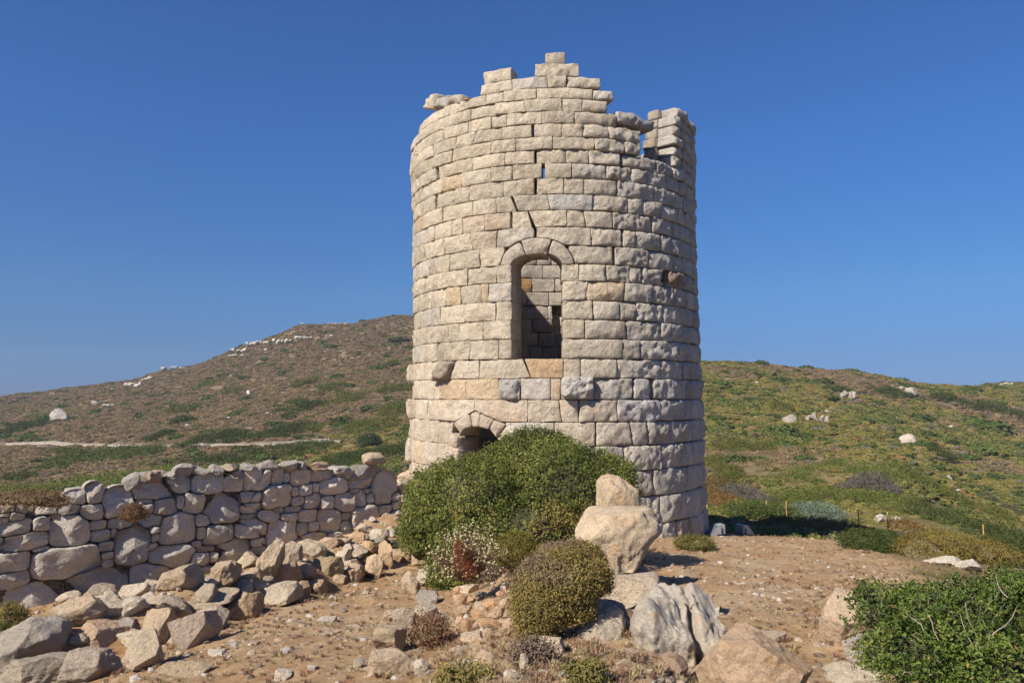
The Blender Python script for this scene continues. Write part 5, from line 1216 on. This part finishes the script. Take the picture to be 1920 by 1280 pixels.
# scrub behind the knoll, one by one ------------------------------------
OR = [(0.144, 0.083, 0.029), (0.209, 0.122, 0.043), (0.259, 0.158, 0.058)]; YE = [(0.137, 0.104, 0.025), (0.202, 0.151, 0.036), (0.245, 0.187, 0.058)]; DG = [(0.040, 0.050, 0.016), (0.065, 0.083, 0.022), (0.097, 0.115, 0.036)]
OG = [(0.079, 0.086, 0.022), (0.122, 0.130, 0.032), (0.166, 0.166, 0.047)]; GRY = [(0.094, 0.079, 0.065), (0.137, 0.119, 0.101), (0.180, 0.158, 0.137)]; SG = [(0.108, 0.144, 0.094), (0.173, 0.216, 0.144), (0.238, 0.281, 0.194)]
mids = [
 ([(1780, 1030, 150, 62), (1840, 1042, 100, 46), (1730, 1036, 70, 44)], 'large rounded golden-brown cushion right of the dark green one', YE, 22.5, .06),
 ([(1650, 1015, 90, 46), (1625, 1020, 60, 34)], 'dark green rounded shrub at the edge of the knoll, left of the golden cushion', DG, 22, .06),
 ([(1715, 1022, 60, 34), (1735, 1035, 50, 26)], 'grey-brown cushion between the dark green shrub and the golden cushion', GRY, 23, .055),
 ([(1695, 988, 40, 18)], 'small orange cushion downhill behind the dark green shrub', OR, 31, .07),
 ([(1480, 985, 60, 22), (1455, 982, 50, 20)], 'flat orange-brown cushion mat behind the tower shadow', OR, 29, .07),
 ([(1560, 992, 80, 18), (1535, 986, 60, 18)], 'flat orange-brown cushion mat in front of the grey-green shrub', OR, 29, .07),
 ([(1610, 1000, 40, 16)], 'small orange-brown cushion right of the long mat', OR, 28, .07),
 ([(1525, 960, 78, 46), (1510, 965, 50, 34), (1545, 964, 50, 34)], 'grey-green rounded shrub standing behind the row of orange posts', SG, 33, .075),
 ([(1420, 960, 120, 40), (1390, 968, 60, 26), (1450, 962, 70, 36)], 'wide dark green shrub behind the first orange posts', [(.06,.085,.02),(.10,.13,.03),(.15,.18,.05)], 38, .08),
 ([(1345, 930, 50, 44), (1340, 955, 40, 30)], 'rust-brown shrub right beside the tower edge', OR, 40, .09),
 ([(1375, 925, 44, 34), (1395, 918, 30, 24)], 'grey twiggy shrub right of the rust-brown one', GRY, 42, .09),
 ([(1440, 940, 34, 20)], 'small grey shrub above the wide dark green one', GRY, 44, .09),
 ([(1340, 905, 50, 40)], 'dull orange-brown shrub above the rust-brown one at the tower edge', [(0.116, 0.075, 0.031), (0.156, 0.109, 0.041), (0.190, 0.136, 0.054)], 47, .09),
 ([(1580, 925, 240, 56), (1500, 905, 120, 50), (1660, 925, 130, 50), (1560, 905, 150, 40)], 'broad dark green thicket on the spur above the grey-green shrub', [(.07,.09,.02),(.12,.145,.03),(.17,.19,.05)], 50, .11),
 ([(1600, 870, 280, 44), (1500, 862, 130, 36), (1700, 880, 150, 40)], 'long green thicket along the crest of the spur', [(.08,.10,.025),(.13,.155,.035),(.18,.20,.06)], 64, .13),
 ([(1610, 910, 150, 20)], 'dead grey branches spread over the broad thicket on the spur', GRY, 47.5, .10),
 ([(1740, 905, 150, 36), (1800, 930, 110, 34)], 'green thicket running down the right flank of the spur', OG, 60, .12),
 ([(1850, 990, 170, 44), (1790, 985, 100, 34), (1900, 1000, 90, 36)], 'dark green thicket down the slope at the right edge', DG, 36, .08),
 ([(1760, 965, 60, 30)], 'rounded dark shrub below the rock ridge of the spur', DG, 44, .09),
 ([(1890, 950, 50, 34)], 'grey-green shrub near the right edge below the rock ridge', [(0.048, 0.061, 0.034), (0.075, 0.088, 0.051), (0.109, 0.122, 0.075)], 60, .10),
 ([(1860, 1035, 70, 40), (1900, 1028, 60, 40)], 'dark green shrub behind the near right bush', DG, 25, .065),
 ([(1345, 862, 50, 20)], 'green shrub patch against the right edge of the tower', OG, 62, .12),
 ([(1400, 833, 120, 22), (1360, 838, 60, 18)], 'dark green patch on the right hillside level with the tower door', OG, 80, .15),
 ([(1360, 885, 70, 26)], 'green patch low beside the tower on the right', OG, 52, .11),
 ([(1740, 833, 50, 34)], 'tree-like dark bush next to the grey rock on the right hillside', DG, 105, .2),
 ([(1820, 755, 110, 18), (1780, 750, 60, 14)], 'long dark green patch below the white boulders of the right hill', DG, 150, .3),
 ([(1665, 733, 70, 16)], 'dark green patch beside the white boulders of the right hill', DG, 158, .3),
 ([(1590, 735, 60, 8)], 'thin dark green strip left of the white crag on the right hill', DG, 156, .3),
 ([(1460, 765, 50, 12)], 'small dark green patch left of the white rock on the right hill', OG, 135, .25),
 ([(1900, 775, 60, 14)], 'dark green band at the right edge below the long patch', DG, 150, .3),
 # left hill
 ([(175, 898, 150, 40), (245, 884, 130, 34), (100, 912, 90, 24), (285, 895, 70, 30)], 'bright green low scrub just behind the long wall at the left', [(.09,.12,.02),(.14,.18,.032),(.20,.23,.05)], 48, .11),
 ([(210, 848, 180, 26), (160, 852, 90, 20), (270, 850, 70, 20)], 'long dark green patch below the track on the left slope', [(.06,.08,.022),(.10,.125,.032),(.15,.17,.05)], 88, .2),
 ([(470, 850, 220, 36), (560, 838, 160, 34), (400, 860, 120, 24)], 'wide dark green thicket behind the middle of the long wall', DG, 80, .18),
 ([(680, 850, 150, 40), (730, 838, 90, 36), (640, 862, 90, 24)], 'dark green thicket behind the far end of the wall', DG, 78, .18),
 ([(685, 828, 32, 26)], 'dark rounded tree-like bush left of the tower', [(.04,.055,.025),(.07,.09,.04),(.10,.125,.055)], 88, .2),
 ([(420, 815, 100, 28), (385, 822, 50, 20), (450, 822, 50, 20)], 'dark green clump above the middle of the track', DG, 118, .25),
 ([(530, 805, 100, 22), (560, 800, 60, 18)], 'dark green clump right of the one above the track', DG, 120, .25),
 ([(550, 770, 76, 16), (580, 756, 44, 12)], 'dark patch in the middle of the left slope under the tower-side green', DG, 150, .3),
 ([(620, 727, 66, 16)], 'green oval patch midway up the left slope near the tower', OG, 185, .35),
 ([(395, 720, 38, 10)], 'small green patch high on the left slope', OG, 210, .35),
 ([(445, 733, 38, 12)], 'small dark green patch left of the white post on the slope', OG, 200, .35),
 ([(345, 768, 80, 12)], 'narrow green patch left of centre on the left slope', OG, 160, .3),
 ([(305, 815, 40, 18)], 'small bright green patch above the track on the left slope', [(0.041, 0.054, 0.010), (0.068, 0.088, 0.017)], 118, .25),
 ([(730, 730, 60, 20), (760, 722, 30, 16)], 'green patch against the left edge of the tower', OG, 170, .3),
 ([(650, 745, 90, 14)], 'long faint green patch left of the tower', OG, 165, .3),
 ([(735, 683, 30, 10)], 'small green patch near the tower below the summit', OG, 225, .4),
 ([(750, 638, 28, 9)], 'small dark patch just below the summit beside the tower', DG, 265, .4),
 ([(600, 800, 60, 14)], 'olive patch between the two dark clumps and the tower', OG, 122, .25),
 ([(40, 800, 90, 26), (15, 790, 50, 20), (60, 785, 60, 14)], 'dark scrub filling the gully at the left edge', DG, 130, .3),
 ([(50, 895, 50, 12)], 'small green patch above the wall at the left edge', OG, 66, .15),
 ([(130, 850, 50, 10)], 'thin green strip left of the long dark patch below the track', OG, 92, .2),
 ([(350, 790, 40, 10)], 'little dark green patch under the narrow green one', DG, 140, .3),
 ([(575, 720, 50, 8)], 'thin green strip left of the oval patch on the left slope', OG, 190, .35),
 ([(700, 790, 120, 26)], 'olive-green belt of scrub beside the tower on the left', OG, 112, .22),
 ([(740, 760, 70, 24)], 'olive-green scrub higher beside the left edge of the tower', OG, 135, .26)]
for i, (sp, lab, pal, d, ls) in enumerate(mids):
    rs = np.random.default_rng(500+i)
    px0, py0, w0, h0 = sp[0]
    dg = hit(px0, py0+h0*.30)
    if dg is None: dg = d
    if abs(px0-1500) > 0 and d > 100 and dg > 2.0*d: dg = d
    O = P(px0, py0+h0*.35, dg); ls = ls*dg/d*.9
    specs = []
    for (a, b, c, e) in sp:
        m = max(2, int(c/26))
        for j in range(m):
            f_ = (j+.5)/m-.5; specs.append((a+f_*c*.82+rs.normal(0, 3), b+rs.normal(0, e*.08)+abs(f_)*e*.25, c/m*1.5+10*dg/(dg+60), e*rs.uniform(.6, .95), dg+rs.uniform(-.4, .8)*c/F*dg*.25, c/m*1.2/F*dg/2+.3+e/F*dg*.55))
    L = lob(O, specs)
    if w0 > 34 and dg > 40:
        ht_ = hit(px0, py0-h0*.42); hb_ = hit(px0, py0+h0*.42); ht_ = min(ht_ or dg*1.3, dg*1.45); hb_ = max(hb_ or dg*.9, dg*.7); L = []
        for (a, b, c, e) in sp:
            dc_ = dg*(1+(py0-b)/max(h0, 8)*.5*(ht_-hb_)/dg); dep_ = max((ht_-hb_)*.5*e/h0, 1.2); wx = c/F*dg*.5
            nl = int(np.clip(wx*dep_/.8, 10, 80))
            for j in range(nl):
                an, rr2 = rs.uniform(0, 6.28), rs.random()**.6; X_ = (a-960)/F*dg+cos(an)*rr2*wx*rs.uniform(.8, 1.1); Y_ = dc_+sin(an)*rr2*dep_; r2 = rs.uniform(.55, 1.15)*(.60+dg/190)*(1.15-.4*rr2)
                L.append((X_-O[0], Y_-O[1], gz(X_, Y_)+r2*.18-O[2], r2*rs.uniform(1, 1.6), r2, r2*rs.uniform(.55, .85)))
    npx = sum(c*e for _, _, c, e in sp)
    bush('scrub_patch' if w0 > 60 else 'shrub', lab, 'shrub', tuple(O), L, int(min(16000, 1200+npx*2.6)), ls, .5, pal, M_scrub, M_core if pal[0][0] < pal[0][1]*1.02 else M_drycore, 600+i, jitter=.9, clumps=0 if (w0 > 34 and dg > 40) else max(30, int(npx/10)), shell=(.45, 1.08) if (w0 > 34 and dg > 40) else (.82, 1.1), corek=0 if (w0 > 34 and dg > 40) else .74)

# ground-covering scrub, past counting: cushions spread over the slopes
def scrub_src(seed, n=130):
    rs = np.random.default_rng(seed); L = [(0, 0, .1, 1, 1, .62), (.4, .2, .15, .5, .5, .5), (-.4, -.3, .1, .55, .5, .45)]
    p, nn = dome_points(L, n, rs, -.1, (.88, 1.1)); me = leaf_mesh('tuft', p, nn, .34*rs.uniform(.6, 1.3, n), .6, np.ones((n, 3))*rs.uniform(.7, 1.25, (n, 1)), rs, jitter=.6)
    # merge with a body
    v0, f0 = ico(1); V = [np.array([v.co for v in me.vertices])]; b = len(V[0]); F3 = [np.array([list(q.vertices) for q in me.polygons])]
    for (x, y, z, a, bb, c) in L: V.append(v0*np.array([a, bb, c])*.92+np.array([x, y, z])); F3.append(f0+b); b += len(v0)
    m2 = mesh_np('tuft', np.concatenate(V), np.concatenate(F3), False); c = np.ones((b, 3))*.72; c[:n*4] = np.repeat(rs.uniform(.7, 1.25, (n, 1)), 4, 0); set_col(m2, c); return m2
def inst_leaf():
    m = leaf_mat('slope_scrub', .9, .05, .08); t = m.node_tree; bs = [n for n in t.nodes if n.type == 'BSDF_PRINCIPLED'][0]
    tint = [n for n in t.nodes if n.type == 'ATTRIBUTE'][0]; a = t.nodes.new('ShaderNodeAttribute'); a.attribute_type = 'INSTANCER'; a.attribute_name = 'hue'
    mx = t.nodes.new('ShaderNodeMix'); mx.data_type = 'RGBA'; mx.blend_type = 'MULTIPLY'; mx.inputs[0].default_value = 1
    outs = [lk.to_socket for lk in tint.outputs['Color'].links]
    t.links.new(tint.outputs['Color'], mx.inputs[6]); t.links.new(a.outputs['Color'], mx.inputs[7])
    for o_ in outs: t.links.new(mx.outputs[2], o_)
    return m
M_slope = inst_leaf(); r = np.random.default_rng(77)
for k in range(4):
    s_ = src_obj('tuft_shape', scrub_src(70+k), M_slope); n = 40000
    y = 24+(330-24)*r.random(n)**.95; px = r.uniform(-160, 2080, n); x = (px-960)/F*y
    # thin out so that density per ground area stays even, then keep off the knoll and the track
    keep = r.random(n) < np.clip(y/130, .30, 1)
    keep &= path_mask(x, y) < .5
    keep &= r.random(n) < (.45+.55*sstep((fbm2(x, y, 6, 4, 201)+.35)/.35))
    z = ground(x, y); X_, Y_ = proj(x, y, z)
    trk = (np.abs(Y_-np.interp(X_, [0, 200, 330, 420, 600, 640], [832, 832, 834, 834, 826, 826])) < 4) & (X_ < 640) & (y > 75)
    keep &= ~trk
    keep &= ~((X_ > 775) & (X_ < 1300) & (y > 60) & (r.random(n) < .9))
    x, y, z, X_, Y_ = x[keep], y[keep], z[keep], X_[keep], Y_[keep]; m = len(x)
    gm = green_mask(x, y); sz = (.26+.46*r.random(m)**1.8)*(.75+.45*sstep((y-40)/120)); bigp = sstep((fbm2(x, y, 9, 3, 123)-.10)/.3); lone = (r.random(m) < .018) & (y > 60); sz = sz*(1+.45*bigp*sstep((gm-.3)/.3))*np.where(lone, 1.9, 1)*(.62+.38*sstep((y-26)/40))
    gtone = sstep((gm-.30+r.normal(0, .12, m))/.35)[:, None]; big = sstep((fbm2(x, y, 9, 3, 123)+.15*r.normal(0, 1, m)-.12)/.3)[:, None]
    brown = np.array([[0.255, 0.177, 0.097], [0.214, 0.153, 0.090], [0.290, 0.211, 0.113], [0.193, 0.156, 0.113], [0.166, 0.146, 0.056]])[r.choice(5, m, p=[.34, .24, .2, .12, .10])]
    olive = np.array([[0.241, 0.211, 0.062], [0.193, 0.184, 0.050], [0.290, 0.230, 0.082], [0.117, 0.136, 0.037], [0.290, 0.184, 0.074], [0.214, 0.184, 0.131]])[r.choice(6, m, p=[.30, .26, .16, .13, .10, .05])]
    dk = np.array([0.098, 0.129, 0.034])*r.uniform(.8, 1.25, (m, 1)); ti = brown*(1-gtone)+(olive*(1-.62*big)+dk*.62*big)*gtone; ti[lone] = np.array([.075, .10, .028])*r.uniform(.8, 1.3, (int(lone.sum()), 1))
    sc = np.stack([sz*r.uniform(.9, 1.5, m), sz*r.uniform(.8, 1.2, m), sz*r.uniform(.55, .95, m)], 1)
    scatter_gn('hillside_scrub', np.stack([x, y, z-.05*sz], 1), sc, r.uniform(0, 6.3, m), s_, tints=ti)
# dry grass on the path edges and on the bank
def grass_src(seed, n=26):
    rs = np.random.default_rng(seed); V, Fc = [], []
    for i in range(n):
        a = rs.uniform(0, 6.28); l = rs.uniform(.25, .8); h = rs.uniform(.5, 1); b = np.array([rs.normal(0, .15), rs.normal(0, .15), 0]); w = np.array([-sin(a), cos(a), 0])*.035
        m = b+np.array([cos(a)*l*.4, sin(a)*l*.4, h*.7]); e = b+np.array([cos(a)*l, sin(a)*l, h]); k = len(V); V += [b-w, b+w, m+w*.7, m-w*.7, e]; Fc += [(k, k+1, k+2), (k, k+2, k+3), (k+3, k+2, k+4)]
    me = mesh_np('grass_blades', np.array(V), np.array(Fc), False); set_col(me, np.ones((len(V), 3))); return me
for k in range(2):
    s_ = src_obj('grass_shape', grass_src(90+k), M_slope); n = 30000
    y = np.exp(r.uniform(np.log(3.4), np.log(27), n)); px = r.uniform(-100, 2000, n); x = (px-960)/F*y
    dm = seg_dist(x, y, MOUND); bankm = sstep((1.3-dm)/.5)*sstep((8.6-y)/1.0); drb = sstep((1.0-np.abs(seg_dist(x, y, RUBBLE)-1.0))/.6)*.25
    pm = np.clip(.16+.30*bankm+drb+.55*sstep((fbm2(x, y, 1.5, 3, 91)-.25)/.3), 0, 1)
    keep = (r.random(n) < pm) & (np.hypot(x-1.3, y-TY) > 4.4); x, y = x[keep], y[keep]; m = len(x); sz = (.010+.055*r.random(m)**2.2)*(1+.5*r.random(m)**3)
    ti = np.array([[.36, .26, .15], [.30, .19, .12], [.40, .31, .17], [.25, .15, .10]])[r.choice(4, m)]*r.uniform(.8, 1.2, (m, 1))
    scatter_gn('dry_grass', np.stack([x, y, ground(x, y)], 1), np.stack([sz*1.2, sz*1.2, sz*.8], 1), r.uniform(0, 6.3, m), s_, tints=ti)
# low dried cushions in the bank
for (x, y, w, h, lab, pal) in ((870, 1272, 90, 18, 'low olive moss-like cushion at the bottom edge of the bank', [(.2, .16, .05), (.27, .22, .08)]), (1095, 1268, 60, 20, 'olive tuft at the bottom edge beside the pale rocks', [(.15, .13, .04), (.22, .19, .06)]),
                          (805, 1185, 70, 60, 'reddish-brown dry twiggy plant right of the squared tan block', [(.20, .11, .065), (.28, .17, .10)]), (920, 1075, 60, 40, 'grey-brown dry plant under the cream-flowered shrub', [(.19, .14, .11), (.26, .20, .15)]), (1000, 1235, 70, 50, 'purple-brown dead tuft on the bank', [(.17, .12, .09), (.24, .17, .12)])):
    cushion([(x, y, w, h)], lab, 2600, pal, int(x), .022, corek=.7, shell=(.6, 1.1))

# ------------------------------------------------------------------ outcrops on the hills
def outcrop(px, py, w, h, lab, n=1, seed=0, col=(.38, .365, .345), d=None, grp=None):
    r_ = random.Random(seed+int(px)); d = d or hit(px, py+h*.4) or 150
    if n == 1: return rock(px, py, w*1.15, h*1.2, lab, grp, d=d, col=col, sub=3, rough=1.8, mat=M_rock, cat='rock', name='outcrop')
    root = empty('outcrop', tuple(P(px, py+h/2, d))); tag(root, lab, 'rock', grp)
    for k in range(n):
        f_ = (k+.5)/n-.5; rock(px+f_*w+r_.uniform(-2, 2), py+f_*0+r_.uniform(-.3, .3)*h, w/n*r_.uniform(.9, 1.9), h*r_.uniform(.4, .9), d=d, name='crag', parent=root, col=tuple(np.array(col)*r_.uniform(.85, 1.1)), rough=1.8, sub=2, seed=seed*50+k+7)
    return root
outcrop(113, 782, 34, 26, 'lone pale boulder at the left of the left slope', col=(.40, .38, .36))
outcrop(467, 736, 7, 10, 'tiny white block standing midway up the left slope', col=(.7, .7, .68))
outcrop(250, 722, 34, 12, 'white ledge crag where the left ridge steepens', 4, 1); outcrop(275, 710, 26, 8, 'small pale crag above the white ledge on the left ridge', 3, 2); outcrop(178, 757, 14, 12, 'small pale crag low on the left ridge, right of the lone boulder', 2, 3); outcrop(205, 760, 20, 5, 'little pale ledge right of the small crag low on the left ridge', 3, 4)
outcrop(308, 691, 10, 7, 'single white rock on the left skyline', 1, 5); outcrop(335, 689, 40, 4, 'thin line of white rocks on the left skyline', 6, 6); outcrop(455, 658, 46, 9, 'white broken rocks low in the summit outcrop', 8, 7); outcrop(490, 643, 60, 10, 'white broken rocks in the middle of the summit outcrop', 9, 8)
outcrop(535, 640, 50, 12, 'thick white crag of the summit outcrop', 8, 9); outcrop(580, 634, 50, 8, 'scattered white rocks at the upper end of the summit outcrop', 8, 10); outcrop(625, 628, 30, 4, 'few white rocks under the summit', 4, 11); outcrop(565, 606, 10, 3, 'small pale cairn-like rocks on the left summit', 2, 12, (.45, .43, .4)); outcrop(635, 606, 40, 3, 'pale line of rocks along the summit ridge', 8, 13)
outcrop(450, 666, 40, 5, 'small white rocks below the summit outcrop', 5, 14); outcrop(505, 775, 14, 5, 'tiny white rocks in mid slope at the left', 3, 15)
outcrop(1590, 744, 26, 22, 'white jagged crag on the right hillside', 4, 20, (.29, .27, .25)); outcrop(1480, 787, 22, 16, 'lone white rock on the right hillside, left of the scree', 1, 21, (.29, .27, .25)); outcrop(1532, 784, 40, 18, 'white scree of rocks right of the lone white rock', 7, 22, (.29, .27, .25)); outcrop(1549, 773, 12, 8, 'small white rock above the scree', 1, 23, (.29, .27, .25))
outcrop(1706, 736, 24, 16, 'white rounded boulder beside the dark green patch near the right skyline', 1, 24, (.31, .29, .27)); outcrop(1682, 727, 22, 9, 'small white rocks left of the rounded white boulder', 3, 25, (.29, .27, .25)); outcrop(1703, 824, 32, 18, 'grey-tan rock beside the tree-like dark bush', 1, 26, (.42, .38, .35)); outcrop(1783, 801, 12, 9, 'small grey rock on the bare brown slope at the right', 1, 27, (.45, .43, .42))
outcrop(1895, 720, 40, 5, 'pale rocky crest at the far right skyline', 6, 28, (.48, .46, .43)); outcrop(1600, 769, 14, 6, 'small white rocks under the jagged crag', 3, 29)
# rock ridge that runs down the flank of the spur
root = empty('outcrop', tuple(P(1800, 940, 55))); tag(root, 'broken grey-white rock rib running down the right flank of the spur', 'rock')
for k in range(15):
    t = k/14; px = 1775+t*46; py = 893+t*72
    rock(px+random.uniform(-5, 5), py+random.uniform(-3, 3), 5+9*random.random()**2, 5+7*random.random(), d=(hit(px, py+5) or 55), name='crag', parent=root, col=tuple(np.array([.30, .29, .27])*random.uniform(.8, 1.2)), rough=1.8, sub=2, seed=8800+k)
# scattered small white stones of the slopes
v, f = rock_verts(81, 2, .5, 9, 1.2); s_ = src_obj('slope_stone_shape', mesh_np('slope_stone_shape', v, f), M_peb); n = 1500
y = r.uniform(30, 300, n); px = r.uniform(0, 1920, n); x = (px-960)/F*y; keep = (fbm2(x, y, 14, 3, 95) > .2) & (path_mask(x, y) < .3); x, y = x[keep], y[keep]; m = len(x); sz = r.uniform(.10, .38, m)*(.4+y/200)
scatter_gn('slope_stones', np.stack([x, y, ground(x, y)], 1), np.stack([sz*1.3, sz, sz*.7], 1), r.uniform(0, 6.3, m), s_, tints=np.array([.50, .47, .44])*r.uniform(.8, 1.15, (m, 1)))
# the dirt track crossing the left slope
tp = [(18, 831), (60, 830), (100, 829), (140, 832), (180, 833), (215, 834), (260, 836), (330, 836), (380, 834), (420, 833), (470, 834), (520, 832), (560, 828), (590, 824), (615, 825), (640, 829)]
V = []
for (a, b) in tp:
    d = hit(a, b+2) or 100; c = P(a, b, d); g0 = gz(c[0], d-1.7); g1 = gz(c[0], d+1.7); zc = max(g0, g1, gz(c[0], d))+.12
    V += [(c[0], d-1.3, zc-.5), (c[0], d-1.0, zc-.06), (c[0], d+.5, zc-.02), (c[0], d+1.2, zc-.4)]
q = np.arange(len(tp)*4).reshape(-1, 4); f = np.stack([q[:-1, :-1], q[1:, :-1], q[1:, 1:], q[:-1, 1:]], -1).reshape(-1, 4)
M_track = plain('pale_track', (.30, .25, .19), .95, 0, .2, 1.2); tag(link('dirt_track', mesh_np('dirt_track', np.array(V), f), M_track), kind='structure')

# ------------------------------------------------------------------ orange posts and their wire
PO = [(1326, 984, 940), (1381, 968, 943), (1438, 983, 942), (1475, 976, 946), (1610, 993, 962), (1665, 998, 978), (1845, 1028, 1004)]
base_p = []
names = ['orange post standing closest to the tower edge', 'short orange post between the tower edge and the wide dark shrub', 'tall orange post in front of the wide dark green shrub', 'orange post just left of the grey-green shrub', 'orange post between the grey-green shrub and the grey rock', 'short orange post by the small orange cushion', 'orange post nearest the right edge of the picture']
for (a, yb, yt), lab in zip(PO, names):
    d = hit(a, yb) or 32
    d = float(np.clip(d, 36, 39)) if a < 1500 else min(d, 34); c = P(a, yb, d); g0 = gz(c[0], d); top = P(a, yt, d)[2]; rt_ = empty('fence_post', (c[0], d, g0)); tag(rt_, lab, 'post', 'orange fence posts on the slope behind the knoll')
    H = max(top-g0, .9); w_ = .032
    tubes('stake', [([(0, 0, -.2), (0.01, 0, H*.5), (0, 0, H)], w_, w_*.8)], M_post, rt_, 6); tubes('cap', [([(0, 0, H), (0, 0, H+.03), (0, 0, H+.05)], w_*1.25, w_*.7)], M_post, rt_, 6)
    base_p.append((c[0], d, g0+H*.8))
paths = []
for a, b in zip(base_p[:-1], base_p[1:]):
    a, b = np.array(a), np.array(b); m = (a+b)/2-np.array([0, 0, .06]); paths.append(([a, m, b], .004, .004))
tag(tubes('fence_wire', paths, M_wire, None, 4), 'thin slack wire strung between the orange posts', 'wire')

# ------------------------------------------------------------------ two floodlights at the tower foot
def boxv(cx, cy, cz, sx, sy, sz): 
    return [(cx+a*sx/2, cy+b*sy/2, cz+c*sz/2) for c in (-1, 1) for a, b in ((-1, -1), (1, -1), (1, 1), (-1, 1))]
BF = np.array([(0, 3, 2, 1), (4, 5, 6, 7), (0, 1, 5, 4), (1, 2, 6, 5), (2, 3, 7, 6), (3, 0, 4, 7)])
def solid(name, V, Fc, mat, parent, bev=.008):
    o = link(name, mesh_np(name, np.array(V), Fc, False), mat, parent); m = o.modifiers.new('b', 'BEVEL'); m.width = bev; m.segments = 2; return o
def prism(outline, y0, y1):
    n = len(outline); V = [(x, y0, z) for x, z in outline]+[(x, y1, z) for x, z in outline]; return V, n
def floodlight(px, pb, d, yaw, lab, flip):
    c = P(px, pb, d); g0 = gz(c[0], c[1]); rt_ = empty('floodlight', (c[0], c[1], g0)); rt_.rotation_euler = (0, 0, yaw); tag(rt_, lab, 'floodlight')
    s = -1 if flip else 1
    out = [(s*x, z) for x, z in ((-.24, .02), (.02, .30), (.06, .32), (.21, .32), (.21, .08), (.04, .07), (-.14, .01))]
    if flip: out = out[::-1]
    V, n = prism(out, -.16, .16)
    Fs = [np.array([(i, (i+1) % n, n+(i+1) % n, n+i) for i in range(n)])]; tri = np.array([(0, i+1, i) for i in range(1, n-1)]+[(n, n+i, n+i+1) for i in range(1, n-1)])
    solid('housing', V, [Fs[0][:, ::-1], tri], M_metal, rt_)
    gl = [(s*-.235, -.14, .035), (s*-.235, .14, .035), (s*.01, .14, .305), (s*.01, -.14, .305)]; off_ = np.array([s*-.012, 0, .011])
    V2 = [np.array(p)+off_ for p in gl]+[np.array(p)+off_*.1 for p in gl]; solid('glass', V2, BF, M_glass, rt_, .002)
    for yy in (-.175, .175): solid('bracket', boxv(s*.12, yy, .06, .05, .012, .34), BF, M_dark, rt_, .003)
    for z_ in (.12, .18, .24): solid('cooling_fin', boxv(s*.225, 0, z_, .03, .28, .012), BF, M_metal, rt_, .002)
floodlight(1341, 1012, 21.4, .25, 'grey box floodlight lying nearest the tower foot, seen from its side', False)
floodlight(1396, 1005, 23.0, .5, 'grey floodlight farther from the tower with bright glass turned up', True)
tubes_o = tubes('power_cable', [([(c_[0], c_[1], gz(c_[0], c_[1])+.02) for c_ in [P(x_, 1008, d_) for x_, d_ in ((1352, 21.6), (1362, 21.9), (1372, 22.1), (1384, 22.6), (1392, 22.9))]], .012, .012)], M_dark, None, 6)
tag(tubes_o, 'dark cable on the ground between the two floodlights', 'cable')

# ------------------------------------------------------------------ thin summer haze in the air over the hills
hz_ = [(x, y, z) for z in (-71.5, 37) for x, y in ((-560, -12), (560, -12), (560, 640), (-560, 640))]
hm = bpy.data.materials.new('haze'); hm.use_nodes = True; hn = hm.node_tree.nodes; hn.clear(); ho = hn.new('ShaderNodeOutputMaterial'); hv = hn.new('ShaderNodeVolumePrincipled')
hv.inputs['Color'].default_value = (.80, .88, 1.0, 1); hv.inputs['Density'].default_value = .0004; hv.inputs['Anisotropy'].default_value = .2
hm.node_tree.links.new(hv.outputs[0], ho.inputs['Volume'])
tag(link('haze', mesh_np('haze', np.array(hz_), BF, False), hm), kind='stuff')
